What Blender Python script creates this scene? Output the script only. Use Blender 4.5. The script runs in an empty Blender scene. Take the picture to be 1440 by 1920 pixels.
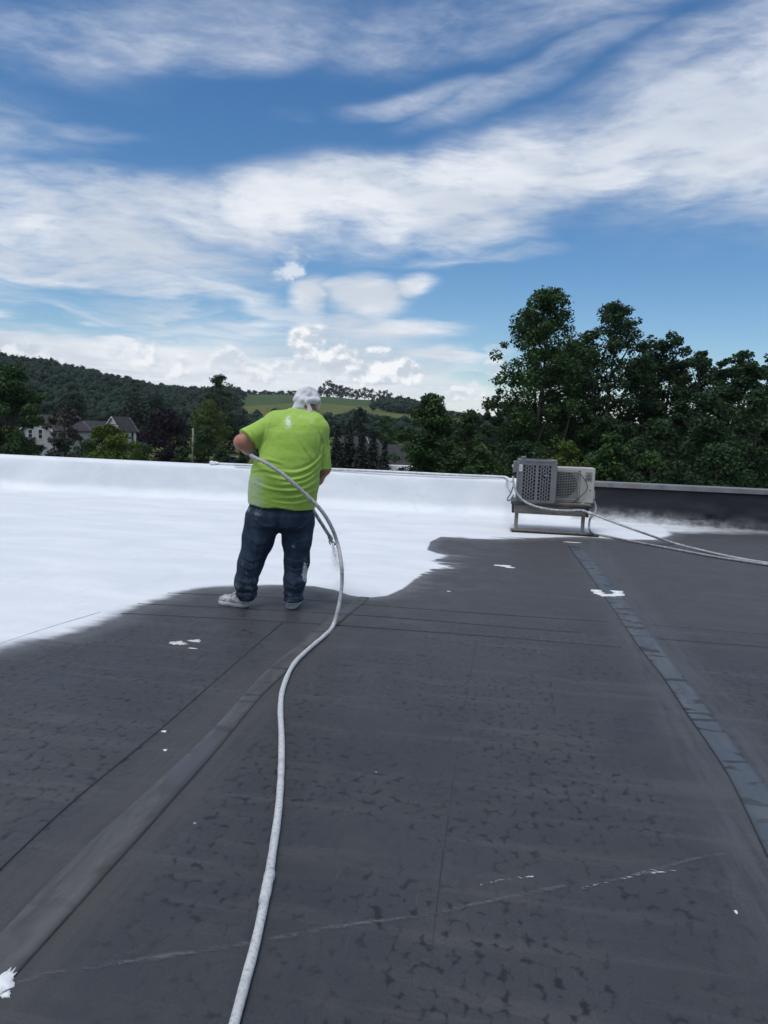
import bpy, bmesh, math, random
import numpy as np
from mathutils import Vector, Matrix

scene = bpy.context.scene
coll = scene.collection
rad = math.radians

# ------------------------------------------------------------------ camera
F_PX = 1350.0          # focal length in pixels of the 1440 x 1920 photograph
CAM_H = 1.46           # phone held at chest height above the roof
YAW, ROLL, PITCH = rad(9.7), rad(2.1), math.atan(156.0 / F_PX)
_f = np.array([-math.sin(YAW) * math.cos(PITCH), math.cos(YAW) * math.cos(PITCH), -math.sin(PITCH)])
_r0 = np.array([math.cos(YAW), math.sin(YAW), 0.0])
_u0 = np.cross(_r0, _f)
_u = math.cos(ROLL) * _u0 - math.sin(ROLL) * _r0
_r = math.cos(ROLL) * _r0 + math.sin(ROLL) * _u0
CAM = np.array([0.0, 0.0, CAM_H])
cam_data = bpy.data.cameras.new("camera")
cam_data.sensor_fit = 'VERTICAL'
cam_data.sensor_height = 36.0
cam_data.lens = F_PX / 1920.0 * 36.0
cam_data.clip_start = 0.05
cam_data.clip_end = 9000.0
cam = bpy.data.objects.new("camera", cam_data)
coll.objects.link(cam)
cam.matrix_world = Matrix(((_r[0], _u[0], -_f[0], CAM[0]), (_r[1], _u[1], -_f[1], CAM[1]),
                           (_r[2], _u[2], -_f[2], CAM[2]), (0, 0, 0, 1)))
scene.camera = cam

def ray(px, py):
    return (px - 720) / F_PX * _r - (py - 960) / F_PX * _u + _f
def gnd(px, py, z=0.0):                       # pixel to a point on a level plane
    d = ray(px, py); return CAM + (z - CAM_H) / d[2] * d
def at_Y(px, py, Y):                          # pixel to a point on a plane facing along the roof
    d = ray(px, py); return CAM + Y / d[1] * d
def azel(px, py):                             # pixel to compass angle and height angle in degrees
    d = ray(px, py); d = d / np.linalg.norm(d)
    return math.degrees(math.atan2(d[0], d[1])), math.degrees(math.asin(d[2]))
def at_dist(px, py, D):                       # pixel to a point at horizontal distance D
    d = ray(px, py); return CAM + D / math.hypot(d[0], d[1]) * d

# ------------------------------------------------------------------ light
SUN_EL, SUN_AZ = 68.0, -158.0                  # sun position: height, angle from +Y towards +X
scene.render.engine = 'CYCLES'
scene.view_settings.view_transform = 'Standard'
scene.view_settings.look = 'None'
scene.view_settings.exposure = 0.35
scene.view_settings.gamma = 1.0
scene.cycles.use_denoising = True
scene.cycles.max_bounces = 4
scene.cycles.diffuse_bounces = 3
scene.cycles.transparent_max_bounces = 12

sun_data = bpy.data.lights.new("sun", 'SUN')
sun_data.energy = 1.5
sun_data.angle = rad(30.0)   # veiled by thin cloud: nearly shadowless
sun_data.color = (1.0, 0.98, 0.95)
sun = bpy.data.objects.new("sun", sun_data)
coll.objects.link(sun)
_sd = Vector((math.sin(rad(SUN_AZ)) * math.cos(rad(SUN_EL)), math.cos(rad(SUN_AZ)) * math.cos(rad(SUN_EL)), math.sin(rad(SUN_EL))))
sun.rotation_euler = _sd.to_track_quat('Z', 'Y').to_euler()
sun.location = _sd * 60

class NT:                                      # small helper to write node trees
    def __init__(self, tree):
        self.flat = False; self.t = tree; self.n = tree.nodes; self.l = tree.links
    def node(self, typ, **kw):
        n = self.n.new(typ)
        for k, v in kw.items(): setattr(n, k, v)
        return n
    def set(self, sock, v):
        if isinstance(v, bpy.types.NodeSocket): self.l.new(v, sock)
        elif v is not None: sock.default_value = v
    def math(self, op, a, b=None, c=None, clamp=False):
        n = self.node('ShaderNodeMath', operation=op); n.use_clamp = clamp
        self.set(n.inputs[0], a)
        if b is not None: self.set(n.inputs[1], b)
        if c is not None: self.set(n.inputs[2], c)
        return n.outputs[0]
    def vmath(self, op, a, b=None, s=None):
        n = self.node('ShaderNodeVectorMath', operation=op)
        self.set(n.inputs[0], a)
        if b is not None: self.set(n.inputs[1], b)
        if s is not None: self.set(n.inputs['Scale'], s)
        return n.outputs['Value'] if op in ('LENGTH', 'DOT_PRODUCT', 'DISTANCE') else n.outputs['Vector']
    def comb(self, x, y, z=0.0):
        n = self.node('ShaderNodeCombineXYZ')
        for i, v in enumerate((x, y, z)): self.set(n.inputs[i], v)
        return n.outputs[0]
    def sep(self, v):
        n = self.node('ShaderNodeSeparateXYZ'); self.set(n.inputs[0], v); return n.outputs
    def mapping(self, v, loc=(0, 0, 0), rot=(0, 0, 0), scale=(1, 1, 1), typ='POINT'):
        n = self.node('ShaderNodeMapping', vector_type=typ); self.set(n.inputs['Vector'], v)
        n.inputs['Location'].default_value = loc; n.inputs['Rotation'].default_value = rot; n.inputs['Scale'].default_value = scale
        return n.outputs[0]
    def noise(self, v, scale=5.0, detail=4.0, rough=0.55, dist=0.0, col=False):
        n = self.node('ShaderNodeTexNoise', noise_dimensions='2D' if self.flat else '3D'); self.set(n.inputs['Vector'], v)
        n.inputs['Scale'].default_value = scale; n.inputs['Detail'].default_value = detail
        n.inputs['Roughness'].default_value = rough; n.inputs['Distortion'].default_value = dist
        return n.outputs['Color'] if col else n.outputs['Fac']
    def voronoi(self, v, scale=5.0, feature='F1', rnd=1.0, out='Distance'):
        n = self.node('ShaderNodeTexVoronoi', feature=feature); self.set(n.inputs['Vector'], v)
        n.inputs['Scale'].default_value = scale; n.inputs['Randomness'].default_value = rnd
        return n.outputs[out]
    def voronoi2(self, v, scale=5.0):
        n = self.node('ShaderNodeTexVoronoi', feature='F1', voronoi_dimensions='2D'); self.set(n.inputs['Vector'], v)
        n.inputs['Scale'].default_value = scale; n.inputs['Randomness'].default_value = 0.85
        return n.outputs['Distance']
    def ramp(self, v, a, b, lo=0.0, hi=1.0, smooth=True):
        n = self.node('ShaderNodeMapRange', interpolation_type='SMOOTHSTEP' if smooth else 'LINEAR')
        self.set(n.inputs['Value'], v)
        for k, x in (('From Min', a), ('From Max', b), ('To Min', lo), ('To Max', hi)): self.set(n.inputs[k], x)
        return n.outputs[0]
    def mix(self, fac, a, b, mode='MIX'):
        n = self.node('ShaderNodeMix', data_type='RGBA', blend_type=mode)
        self.set(n.inputs[0], fac)
        self.set(n.inputs[6], a if isinstance(a, bpy.types.NodeSocket) else (*a, 1.0)[:4])
        self.set(n.inputs[7], b if isinstance(b, bpy.types.NodeSocket) else (*b, 1.0)[:4])
        return n.outputs[2]
    def scalecol(self, col, f):
        return self.vmath('SCALE', col, s=f)

world = bpy.data.worlds.new("World")
scene.world = world
world.use_nodes = True
W = NT(world.node_tree)
W.flat = True
W.n.clear()
w_out = W.node('ShaderNodeOutputWorld')
w_bg = W.node('ShaderNodeBackground')
world.cycles.sampling_method = 'NONE'        # even, cloud-lit sky: no need to aim rays at it
W.l.new(w_bg.outputs[0], w_out.inputs[0])
SKY_STRENGTH = 0.1
w_bg.inputs['Strength'].default_value = SKY_STRENGTH
sky = W.node('ShaderNodeTexSky', sky_type='NISHITA')
sky.sun_disc = False
sky.sun_elevation = rad(SUN_EL)
sky.sun_rotation = rad(SUN_AZ)
sky.altitude = 300.0
sky.air_density = 1.0
sky.dust_density = 0.6
sky.ozone_density = 2.2

def build_clouds():
    d = W.vmath('NORMALIZE', W.node('ShaderNodeTexCoord').outputs['Generated'])
    x, y, z = W.sep(d)
    az = W.math('MULTIPLY', W.math('ARCTAN2', x, y), 57.29578)
    el = W.math('MULTIPLY', W.math('ARCSINE', z), 57.29578)
    uv = W.comb(az, el)
    zz = W.math('ADD', W.math('MAXIMUM', z, 0.0), 0.07)
    P = W.comb(W.math('DIVIDE', x, zz), W.math('DIVIDE', y, zz))      # high, level cloud sheet
    warp = W.vmath('SCALE', W.vmath('SUBTRACT', W.noise(P, 1.3, 3, 0.5, col=True), (0.5, 0.5, 0.5)), s=7.0)
    uvw = W.vmath('ADD', uv, W.vmath('MULTIPLY', warp, (1.0, 0.55, 0.0)))
    uvs = W.vmath('ADD', uv, W.vmath('MULTIPLY', warp, (0.45, 0.22, 0.0)))
    k1 = 180 / (1350 * math.pi)
    def blob(vec, px, py, rx, ry, rot=0.0, soft=1.0, w=1.0):
        a, e = azel(px, py)
        n = W.mapping(vec, loc=(a, e, 0), rot=(0, 0, rad(rot)), scale=(rx * k1, ry * k1, 1e6), typ='TEXTURE')
        return W.ramp(W.vmath('LENGTH', n), 1.0 + 0.45 * soft, 1.0 - 0.75 * soft, 0.0, w)
    def union(lst):
        o = lst[0]
        for q in lst[1:]: o = W.math('MAXIMUM', o, q)
        return o
    # ---- high thin cloud, laid out by compass and height angle
    def wgt(b, w): return W.math('MULTIPLY', b, w)
    hi = union([
        blob(uvw, 120, 435, 380, 72, -8, 1.0, 0.86), blob(uvw, 330, 395, 330, 52, 2, 1.0, 0.78),
        blob(uvw, 620, 375, 330, 66, 10, 1.0, 1.0), blob(uvw, 900, 335, 300, 74, 20, 1.0, 1.02),
        blob(uvw, 1190, 255, 330, 82, 20, 1.0, 0.95), blob(uvw, 1480, 190, 330, 110, 18, 1.0, 1.0), blob(uvw, 1750, 60, 460, 200, 15, 1.0, 0.95),
        blob(uvw, 860, 420, 150, 50, -4, 1.0, 0.8), blob(uvw, 890, 478, 170, 18, 3, 1.0, 0.5),
        blob(uvw, 180, 515, 330, 34, -6, 0.8, 0.85), blob(uvw, 420, 555, 150, 24, -14, 0.9, 0.75),
        blob(uvw, 300, 55, 420, 68, 10, 1.0, 0.50), blob(uvw, 470, 95, 160, 40, 14, 1.0, 0.46), blob(uvw, 60, 60, 200, 50, -8, 1.0, 0.34),
        blob(uvw, 1000, 10, 560, 60, 6, 1.0, 0.50), blob(uvw, 800, 180, 190, 24, 12, 1.0, 0.46), blob(uvw, 1000, 140, 240, 28, 18, 1.0, 0.48), blob(uvw, 1330, 75, 330, 55, 20, 1.0, 0.55),
        blob(uvw, 80, 240, 150, 20, 4, 1.0, 0.34), blob(uvw, 545, 228, 70, 14, 3, 1.0, 0.20),
        blob(uvs, 580, 556, 42, 40, 70, 1.0, 1.0), blob(uvs, 690, 556, 84, 42, -6, 1.0, 1.05), blob(uvs, 780, 538, 52, 24, 12, 1.0, 0.95), blob(uvs, 650, 530, 70, 18, 6, 1.0, 0.8),
        blob(uvs, 740, 618, 150, 20, 3, 1.0, 0.9), blob(uvs, 640, 600, 120, 14, 2, 0.8, 0.6), blob(uvs, 830, 665, 90, 15, 2, 0.7, 0.9), blob(uvs, 930, 655, 36, 9, 2, 0.7, 0.7),
        blob(uvw, -500, 350, 420, 220, 5, 1.0, 0.9), blob(uvw, 500, -500, 900, 260, 5, 1.0, 0.75), blob(uv, 1370, 413, 90, 4, 5, 1.0, 0.30),
    ])
    # beyond the view the same broken cloud goes on
    far = W.ramp(W.noise(P, 0.9, 3, 0.55), 0.36, 0.58, 0.0, 0.95)
    away = W.math('MAXIMUM', W.ramp(W.math('ABSOLUTE', W.math('ADD', az, 9.7)), 34, 50), W.ramp(el, 34, 46))
    hi = W.math('MAXIMUM', hi, W.math('MULTIPLY', far, away))
    t1 = W.noise(W.mapping(uvw, rot=(0, 0, rad(-16)), scale=(0.075, 0.24, 1)), 1.0, 8, 0.66)
    t2 = W.noise(W.mapping(P, rot=(0, 0, rad(25)), scale=(0.8, 1.3, 1)), 5.0, 5, 0.68)
    t3 = W.noise(W.mapping(uvw, rot=(0, 0, rad(38)), scale=(0.35, 1.7, 1)), 1.0, 2, 0.5)       # fine ripples across the band
    t = W.math('ADD', W.math('ADD', W.math('MULTIPLY', W.math('SUBTRACT', t1, 0.5), 1.7), W.math('MULTIPLY', W.math('SUBTRACT', t2, 0.5), 1.0)), W.math('MULTIPLY', W.math('SUBTRACT', t3, 0.5), 0.45))
    dens = W.ramp(W.math('ADD', hi, W.math('MULTIPLY', t, W.math('ADD', W.math('MULTIPLY', hi, 0.72), 0.10))), 0.05, 1.12)
    # ---- low white veil and layered bands towards the horizon
    lowt = W.noise(W.mapping(uvw, scale=(0.045, 0.42, 1)), 1.0, 4, 0.6)
    side = W.ramp(az, 6.0, -16.0, 0.0, 1.0)
    top = W.math('ADD', W.math('MULTIPLY', side, 4.6), 3.2)
    veil = W.ramp(W.math('SUBTRACT', W.math('ADD', top, W.math('MULTIPLY', W.math('SUBTRACT', lowt, 0.5), 8.0)), el), -1.0, 3.0)
    veil = W.math('MULTIPLY', veil, W.math('ADD', W.math('MULTIPLY', side, 0.42), 0.50))
    dens = W.math('SUBTRACT', 1.0, W.math('MULTIPLY', W.math('SUBTRACT', 1.0, dens), W.math('SUBTRACT', 1.0, veil)))
    K = 0.80 / SKY_STRENGTH
    shade = W.ramp(W.noise(W.mapping(uvw, scale=(0.06, 0.22, 1)), 1.0, 3, 0.6), 0.35, 0.68)
    ccol = W.mix(shade, (0.60 * K, 0.66 * K, 0.75 * K), (0.84 * K, 0.87 * K, 0.92 * K))
    low = W.ramp(el, 30.0, 12.0)
    ccol = W.mix(low, W.mix(0.5, ccol, (0.57 * K, 0.64 * K, 0.79 * K)), ccol)
    # clear sky of the Sky Texture, deepened a little as the phone records it
    hs = W.node('ShaderNodeHueSaturation'); W.l.new(sky.outputs[0], hs.inputs['Color'])
    hs.inputs['Saturation'].default_value = 1.28; hs.inputs['Value'].default_value = 0.92
    base = W.mix(dens, hs.outputs[0], ccol)
    # ---- heaped clouds low over the valley
    cn = W.mapping(uv, scale=(1, 1.25, 1))
    bil = W.noise(cn, 0.50, 6, 0.55)
    bil2 = W.noise(W.vmath('ADD', cn, (-0.25, 0.55, 0)), 0.50, 5, 0.55)
    def cum(px, py, rx, ry, rot=0): return blob(uv, px, py, rx, ry, rot, 0.8)
    strong = union([cum(578, 645, 44, 40, 10), cum(640, 680, 46, 36), cum(710, 683, 44, 42), cum(762, 697, 38, 28), cum(690, 703, 95, 24), ])
    weak = union([cum(545, 497, 48, 28, 20), cum(522, 514, 28, 16, 30), cum(255, 665, 50, 36), cum(310, 690, 60, 32), cum(430, 680, 44, 34), cum(480, 700, 60, 26), cum(60, 665, 55, 26), cum(880, 715, 26, 12), cum(930, 690, 26, 22),
                  cum(1210, 690, 40, 26), cum(540, 690, 40, 20), cum(860, 735, 60, 18), cum(-140, 670, 90, 40), cum(1600, 680, 120, 50)])
    farc = W.math('MULTIPLY', W.ramp(W.noise(W.mapping(uv, scale=(0.05, 0.10, 1)), 1.0, 2, 0.5), 0.52, 0.66), W.math('MULTIPLY', W.ramp(W.math('ABSOLUTE', W.math('ADD', az, 9.7)), 36, 46), W.ramp(el, 11, 6)))
    cover = W.math('MAXIMUM', strong, W.math('MAXIMUM', wgt(weak, 0.80), wgt(farc, 0.8)))
    cd = W.ramp(W.math('ADD', cover, W.math('MULTIPLY', W.math('SUBTRACT', bil, 0.5), 1.7)), 0.36, 0.90)
    cd = W.math('MULTIPLY', cd, W.ramp(cover, 0.02, 0.20))
    lit = W.ramp(W.math('SUBTRACT', bil, bil2), -0.10, 0.13)
    cc = W.mix(lit, (0.58 * K, 0.645 * K, 0.73 * K), (0.95 * K, 0.96 * K, 0.975 * K))
    cd = W.math('MULTIPLY', cd, W.math('ADD', 0.62, W.math('MULTIPLY', W.ramp(strong, 0.1, 0.5), 0.33)))
    base = W.mix(cd, base, cc)
    W.l.new(base, w_bg.inputs['Color'])
build_clouds()

# ------------------------------------------------------------------ helpers
def tag(o, label=None, cat=None, group=None, kind=None):
    if label: o['label'] = label
    if cat: o['category'] = cat
    if group: o['group'] = group
    if kind: o['kind'] = kind
    return o

def empty(name, loc=(0, 0, 0), rz=0.0):
    o = bpy.data.objects.new(name, None)
    o.empty_display_size = 0.2
    coll.objects.link(o)
    o.location = loc; o.rotation_euler = (0, 0, rz)
    return o

def link(name, me, mat=None, parent=None, smooth=False):
    o = bpy.data.objects.new(name, me)
    coll.objects.link(o)
    if mat is not None:
        for m in (mat if isinstance(mat, (list, tuple)) else [mat]):
            me.materials.append(m)
    if parent is not None: o.parent = parent
    if smooth and len(me.polygons):
        me.polygons.foreach_set('use_smooth', np.ones(len(me.polygons), dtype=bool))
    return o

def mesh_np(name, verts, quads=None, tris=None):
    verts = np.asarray(verts, dtype=np.float32)
    me = bpy.data.meshes.new(name)
    me.vertices.add(len(verts)); me.vertices.foreach_set('co', verts.ravel())
    idx, start, tot, s = [], [], [], 0
    for f, k in ((quads, 4), (tris, 3)):
        if f is not None and len(f):
            f = np.asarray(f, dtype=np.int32)
            idx.append(f.ravel()); start.append(s + np.arange(len(f), dtype=np.int32) * k); tot.append(np.full(len(f), k, dtype=np.int32)); s += f.size
    idx = np.concatenate(idx); start = np.concatenate(start); tot = np.concatenate(tot)
    me.loops.add(len(idx)); me.loops.foreach_set('vertex_index', idx)
    me.polygons.add(len(start)); me.polygons.foreach_set('loop_start', start); me.polygons.foreach_set('loop_total', tot)
    me.update(calc_edges=True)
    return me

class MB:                                       # collects simple solids into one mesh
    def __init__(self): self.bm = bmesh.new()
    def box(self, c, s, rot=(0, 0, 0), bevel=0.0, seg=1):
        m = Matrix.Translation(c) @ (Matrix.Rotation(rot[2], 4, 'Z') @ Matrix.Rotation(rot[1], 4, 'Y') @ Matrix.Rotation(rot[0], 4, 'X')) @ Matrix.Diagonal((*s, 1))
        r = bmesh.ops.create_cube(self.bm, size=1.0, matrix=m)
        if bevel > 0:
            es = list({e for v in r['verts'] for e in v.link_edges})
            bmesh.ops.bevel(self.bm, geom=es, offset=bevel, segments=seg, affect='EDGES', profile=0.5)
        return self
    def box2(self, a, b, bevel=0.0, seg=1):
        a = np.array(a, float); b = np.array(b, float)
        return self.box(tuple((a + b) / 2), tuple(np.abs(b - a)), bevel=bevel, seg=seg)
    def cyl(self, a, b, r0, r1=None, n=12, cap=True):
        a = Vector(a); b = Vector(b); d = b - a
        m = Matrix.Translation((a + b) / 2) @ d.to_track_quat('Z', 'Y').to_matrix().to_4x4()
        bmesh.ops.create_cone(self.bm, cap_ends=cap, segments=n, radius1=r0, radius2=r0 if r1 is None else r1, depth=d.length, matrix=m)
        return self
    def face(self, pts):
        self.bm.faces.new([self.bm.verts.new(tuple(p)) for p in pts]); return self
    def prism(self, pts, ext):                   # polygon pushed along a vector
        ext = Vector(ext)
        a = [self.bm.verts.new(tuple(p)) for p in pts]; b = [self.bm.verts.new(Vector(p) + ext) for p in pts]
        self.bm.faces.new(a); self.bm.faces.new(b[::-1])
        for i in range(len(a)):
            j = (i + 1) % len(a); self.bm.faces.new((a[j], a[i], b[i], b[j]))
        return self
    def build(self, name, mat, parent=None, smooth=False):
        bmesh.ops.recalc_face_normals(self.bm, faces=self.bm.faces)
        me = bpy.data.meshes.new(name); self.bm.to_mesh(me); self.bm.free()
        return link(name, me, mat, parent, smooth)

def catmull(pts, sub=8):
    P = np.array(pts, float); P = np.vstack([2 * P[0] - P[1], P, 2 * P[-1] - P[-2]])
    out = []
    for i in range(1, len(P) - 2):
        p0, p1, p2, p3 = P[i - 1:i + 3]
        for t in np.linspace(0, 1, sub, endpoint=False):
            out.append(0.5 * ((2 * p1) + (-p0 + p2) * t + (2 * p0 - 5 * p1 + 4 * p2 - p3) * t * t + (-p0 + 3 * p1 - 3 * p2 + p3) * t ** 3))
    out.append(P[-2]); return np.array(out)

def tube_arrays(pts, r, n=10):
    pts = np.asarray(pts, float); m = len(pts)
    r = np.full(m, r) if np.isscalar(r) else np.asarray(r, float)
    T = np.gradient(pts, axis=0); T /= np.linalg.norm(T, axis=1)[:, None] + 1e-9
    up = np.array([0, 0, 1.0]) if abs(T[0][2]) < 0.9 else np.array([1.0, 0, 0])
    V = []; N = np.cross(T[0], up); N /= np.linalg.norm(N)
    for i in range(m):
        N = N - T[i] * (N @ T[i]); N /= np.linalg.norm(N) + 1e-9
        B = np.cross(T[i], N)
        for k in range(n):
            a = 2 * math.pi * k / n
            V.append(pts[i] + r[i] * (math.cos(a) * N + math.sin(a) * B))
    Q = [(i * n + k, i * n + (k + 1) % n, (i + 1) * n + (k + 1) % n, (i + 1) * n + k) for i in range(m - 1) for k in range(n)]
    c0, c1 = len(V), len(V) + 1
    V += [pts[0], pts[-1]]
    Tt = [(c0, (k + 1) % n, k) for k in range(n)] + [(c1, (m - 1) * n + k, (m - 1) * n + (k + 1) % n) for k in range(n)]
    return np.array(V), np.array(Q), np.array(Tt)

def tube(name, pts, r, mat, parent=None, n=10):
    V, Q, Tt = tube_arrays(pts, r, n)
    return link(name, mesh_np(name, V, Q, Tt), mat, parent, True)

# value noise on numpy arrays
_rs = np.random.RandomState(7)
_tab = _rs.rand(32, 32, 32).astype(np.float32)
def vnoise(x, y, z):
    xi, yi, zi = np.floor(x).astype(int), np.floor(y).astype(int), np.floor(z).astype(int)
    fx, fy, fz = x - xi, y - yi, z - zi
    fx, fy, fz = fx * fx * (3 - 2 * fx), fy * fy * (3 - 2 * fy), fz * fz * (3 - 2 * fz)
    r = 0
    for a in (0, 1):
        for b in (0, 1):
            for c in (0, 1):
                r = r + _tab[(xi + a) % 32, (yi + b) % 32, (zi + c) % 32] * (fx if a else 1 - fx) * (fy if b else 1 - fy) * (fz if c else 1 - fz)
    return r - 0.5

# ------------------------------------------------------------------ materials
def new_mat(name):
    m = bpy.data.materials.new(name); m.use_nodes = True
    t = NT(m.node_tree); bs = t.n['Principled BSDF']
    return m, t, bs
def bump(t, bs, h, strength=0.3, dist=0.01):
    b = t.node('ShaderNodeBump'); b.inputs['Strength'].default_value = strength; b.inputs['Distance'].default_value = dist
    t.set(b.inputs['Height'], h); t.l.new(b.outputs[0], bs.inputs['Normal']); return b
def obj_co(t): return t.node('ShaderNodeTexCoord').outputs['Object']
def world_co(t): return t.node('ShaderNodeNewGeometry').outputs['Position']

def simple(name, col, rough=0.6, var=0.18, scale=8.0, spec=0.4, metal=0.0, bumpv=0.0, dirt=None, dirt_amt=0.4):
    m, t, bs = new_mat(name)
    co = obj_co(t)
    n = t.noise(co, scale, 5, 0.6)
    f = t.ramp(n, 0.3, 0.7, 1 - var, 1 + var)
    c = t.scalecol(t.mix(0.0, col, col), f)
    if dirt:
        dn = t.noise(co, scale * 0.7, 6, 0.65, 0.4)
        c = t.mix(t.math('MULTIPLY', t.ramp(dn, 0.45, 0.7), dirt_amt), c, dirt)
    t.l.new(c, bs.inputs['Base Color'])
    bs.inputs['Roughness'].default_value = rough; bs.inputs['Metallic'].default_value = metal
    bs.inputs['Specular IOR Level'].default_value = spec
    if bumpv: bump(t, bs, t.noise(co, scale * 3, 4, 0.6), bumpv, 0.01)
    return m

WHITE = (0.77, 0.785, 0.80)
def coat_nodes(t, co):
    """colour of the sprayed white coating, a little uneven"""
    n = t.noise(t.mapping(co, scale=(0.5, 1.3, 1.0)), 1.6, 6, 0.6, 0.6)
    c = t.mix(t.ramp(n, 0.30, 0.72), (0.67, 0.695, 0.72), WHITE)
    n2 = t.noise(t.mapping(co, rot=(0, 0, 0.5), scale=(1.0, 0.35, 1)), 2.4, 5, 0.65, 1.2)
    return t.mix(t.ramp(n2, 0.58, 0.72, 0.0, 0.45), c, (0.60, 0.635, 0.67))

def membrane_mat():
    m, t, bs = new_mat('black_membrane_with_coating')
    co = world_co(t)
    x, y, z = t.sep(co)
    # --- bare black rubber
    n1 = t.noise(t.mapping(co, scale=(1, 0.6, 1)), 0.55, 5, 0.6, 0.4)
    n2 = t.noise(co, 3.5, 6, 0.62, 0.3)
    n3 = t.noise(t.mapping(co, scale=(6, 0.8, 1)), 2.0, 5, 0.6)
    c = t.mix(t.ramp(n1, 0.34, 0.66), (0.031, 0.0335, 0.0395), (0.047, 0.0485, 0.0530))
    c = t.mix(t.ramp(n2, 0.45, 0.75, 0, 0.5), c, (0.063, 0.062, 0.064))
    c = t.mix(t.ramp(n3, 0.52, 0.75, 0, 0.22), c, (0.064, 0.066, 0.071))
    # dusty brown further out, where foot traffic has dried it
    dry = t.ramp(t.math('ADD', y, t.math('MULTIPLY', t.noise(co, 0.7, 4, 0.6), 3.0)), 4.6, 8.5, 0.0, 0.80)
    c = t.mix(dry, c, (0.057, 0.0555, 0.0565))
    c = t.mix(t.ramp(t.noise(t.mapping(co, rot=(0, 0, 0.12), scale=(0.5, 5.0, 1)), 1.6, 5, 0.65), 0.48, 0.72, 0, 0.5), c, (0.082, 0.078, 0.074))
    for x0, wd, cl in ((1.08, 0.34, (0.074, 0.077, 0.084)), (-1.30, 0.30, (0.060, 0.058, 0.056))):
        hx = t.math('ADD', t.math('ABSOLUTE', t.math('SUBTRACT', x, x0)), t.math('MULTIPLY', t.math('SUBTRACT', t.noise(t.mapping(co, scale=(1, 0.5, 1)), 3.0, 5, 0.65), 0.5), 0.30))
        st = t.noise(t.mapping(co, scale=(14, 0.9, 1)), 2.0, 5, 0.65)
        c = t.mix(t.math('MULTIPLY', t.ramp(hx, wd, wd * 0.4, 0, 0.75), t.ramp(st, 0.30, 0.62)), c, cl)
    # drying marks: dark corners left between the blisters of the sheet
    wco = t.vmath('ADD', co, t.vmath('SCALE', t.vmath('SUBTRACT', t.noise(co, 14, 2, 0.5, col=True), (0.5, 0.5, 0.5)), s=0.025))
    v = t.voronoi2(t.mapping(wco, scale=(1, 0.85, 0)), 29.0)
    v = t.math('ADD', v, t.math('MULTIPLY', t.math('SUBTRACT', t.noise(co, 70, 3, 0.6), 0.5), 0.30))
    where = t.ramp(t.math('ADD', t.noise(co, 0.95, 3, 0.55), t.ramp(x, -1.4, -1.9, 0.0, 0.07)), 0.35, 0.53)
    where2 = t.ramp(t.noise(t.vmath('ADD', co, (11, 3, 0)), 21.0, 3, 0.6), 0.40, 0.58)
    spots = t.math('MULTIPLY', t.math('MULTIPLY', t.ramp(v, 0.46, 0.74), where2), where)
    spots = t.math('MULTIPLY', spots, t.ramp(y, 7.0, 4.6, 0.0, 1.0))
    seams = t.math('ABSOLUTE', t.math('SUBTRACT', x, -1.3))
    spots = t.math('MULTIPLY', spots, t.ramp(seams, 0.12, 0.30))
    spots = t.math('MULTIPLY', spots, t.ramp(t.math('ABSOLUTE', t.math('SUBTRACT', x, 1.05)), 0.14, 0.40))
    c = t.mix(t.math('MULTIPLY', spots, 0.88), c, (0.009, 0.0095, 0.012))
    # small pale specks and short scuffs
    sp = t.voronoi(t.mapping(co, scale=(1, 1, 0)), 3.2, rnd=1.0)
    speck = t.math('MULTIPLY', t.ramp(sp, 0.030, 0.012), t.ramp(t.noise(co, 40, 2, 0.5), 0.45, 0.6))
    c = t.mix(t.math('MULTIPLY', speck, 0.7), c, (0.42, 0.43, 0.44))
    sc = t.noise(t.mapping(co, rot=(0, 0, 0.9), scale=(1.0, 14.0, 1)), 2.2, 6, 0.7, 0.5)
    sc = t.math('MULTIPLY', t.ramp(sc, 0.66, 0.74), t.ramp(t.noise(co, 1.7, 3, 0.5), 0.52, 0.62))
    c = t.mix(t.math('MULTIPLY', sc, 0.30), c, (0.20, 0.20, 0.205))
    sc2 = t.noise(t.mapping(co, rot=(0, 0, -0.5), scale=(12.0, 0.8, 1)), 3.2, 6, 0.72, 0.4)
    sc2 = t.math('MULTIPLY', t.ramp(sc2, 0.60, 0.70), t.ramp(t.noise(t.vmath('ADD', co, (4, 9, 0)), 1.3, 3, 0.5), 0.48, 0.62))
    c = t.mix(t.math('MULTIPLY', sc2, 0.22), c, (0.15, 0.15, 0.155))
    c = t.scalecol(c, t.ramp(t.noise(co, 150, 3, 0.7), 0.25, 0.75, 0.84, 1.16))
    # --- sprayed coating: signed distance to its edge is stored on the sheet
    at = t.node('ShaderNodeAttribute', attribute_name='coat'); sd = at.outputs['Fac']
    at2 = t.node('ShaderNodeAttribute', attribute_name='feather'); fw = at2.outputs['Fac']
    fing = t.noise(t.mapping(co, rot=(0, 0, 0.06), scale=(1.1, 6.0, 1)), 1.5, 4, 0.6, 0.2)
    fa = t.node('ShaderNodeAttribute', attribute_name='finger').outputs['Fac']
    edge = t.math('ADD', sd, t.math('MULTIPLY', t.math('SUBTRACT', fing, 0.5), fa))
    edge = t.math('ADD', edge, t.math('MULTIPLY', t.math('SUBTRACT', t.noise(co, 3.0, 4, 0.6), 0.5), t.math('MULTIPLY', fw, 2.2)))
    fine = t.math('MULTIPLY', t.math('SUBTRACT', t.noise(co, 190, 2, 0.7), 0.5), t.math('MULTIPLY', fw, 2.4))
    edge = t.math('ADD', edge, fine)
    k = t.ramp(edge, t.math('MULTIPLY', fw, -1.5), t.math('MULTIPLY', fw, 0.8))
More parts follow.
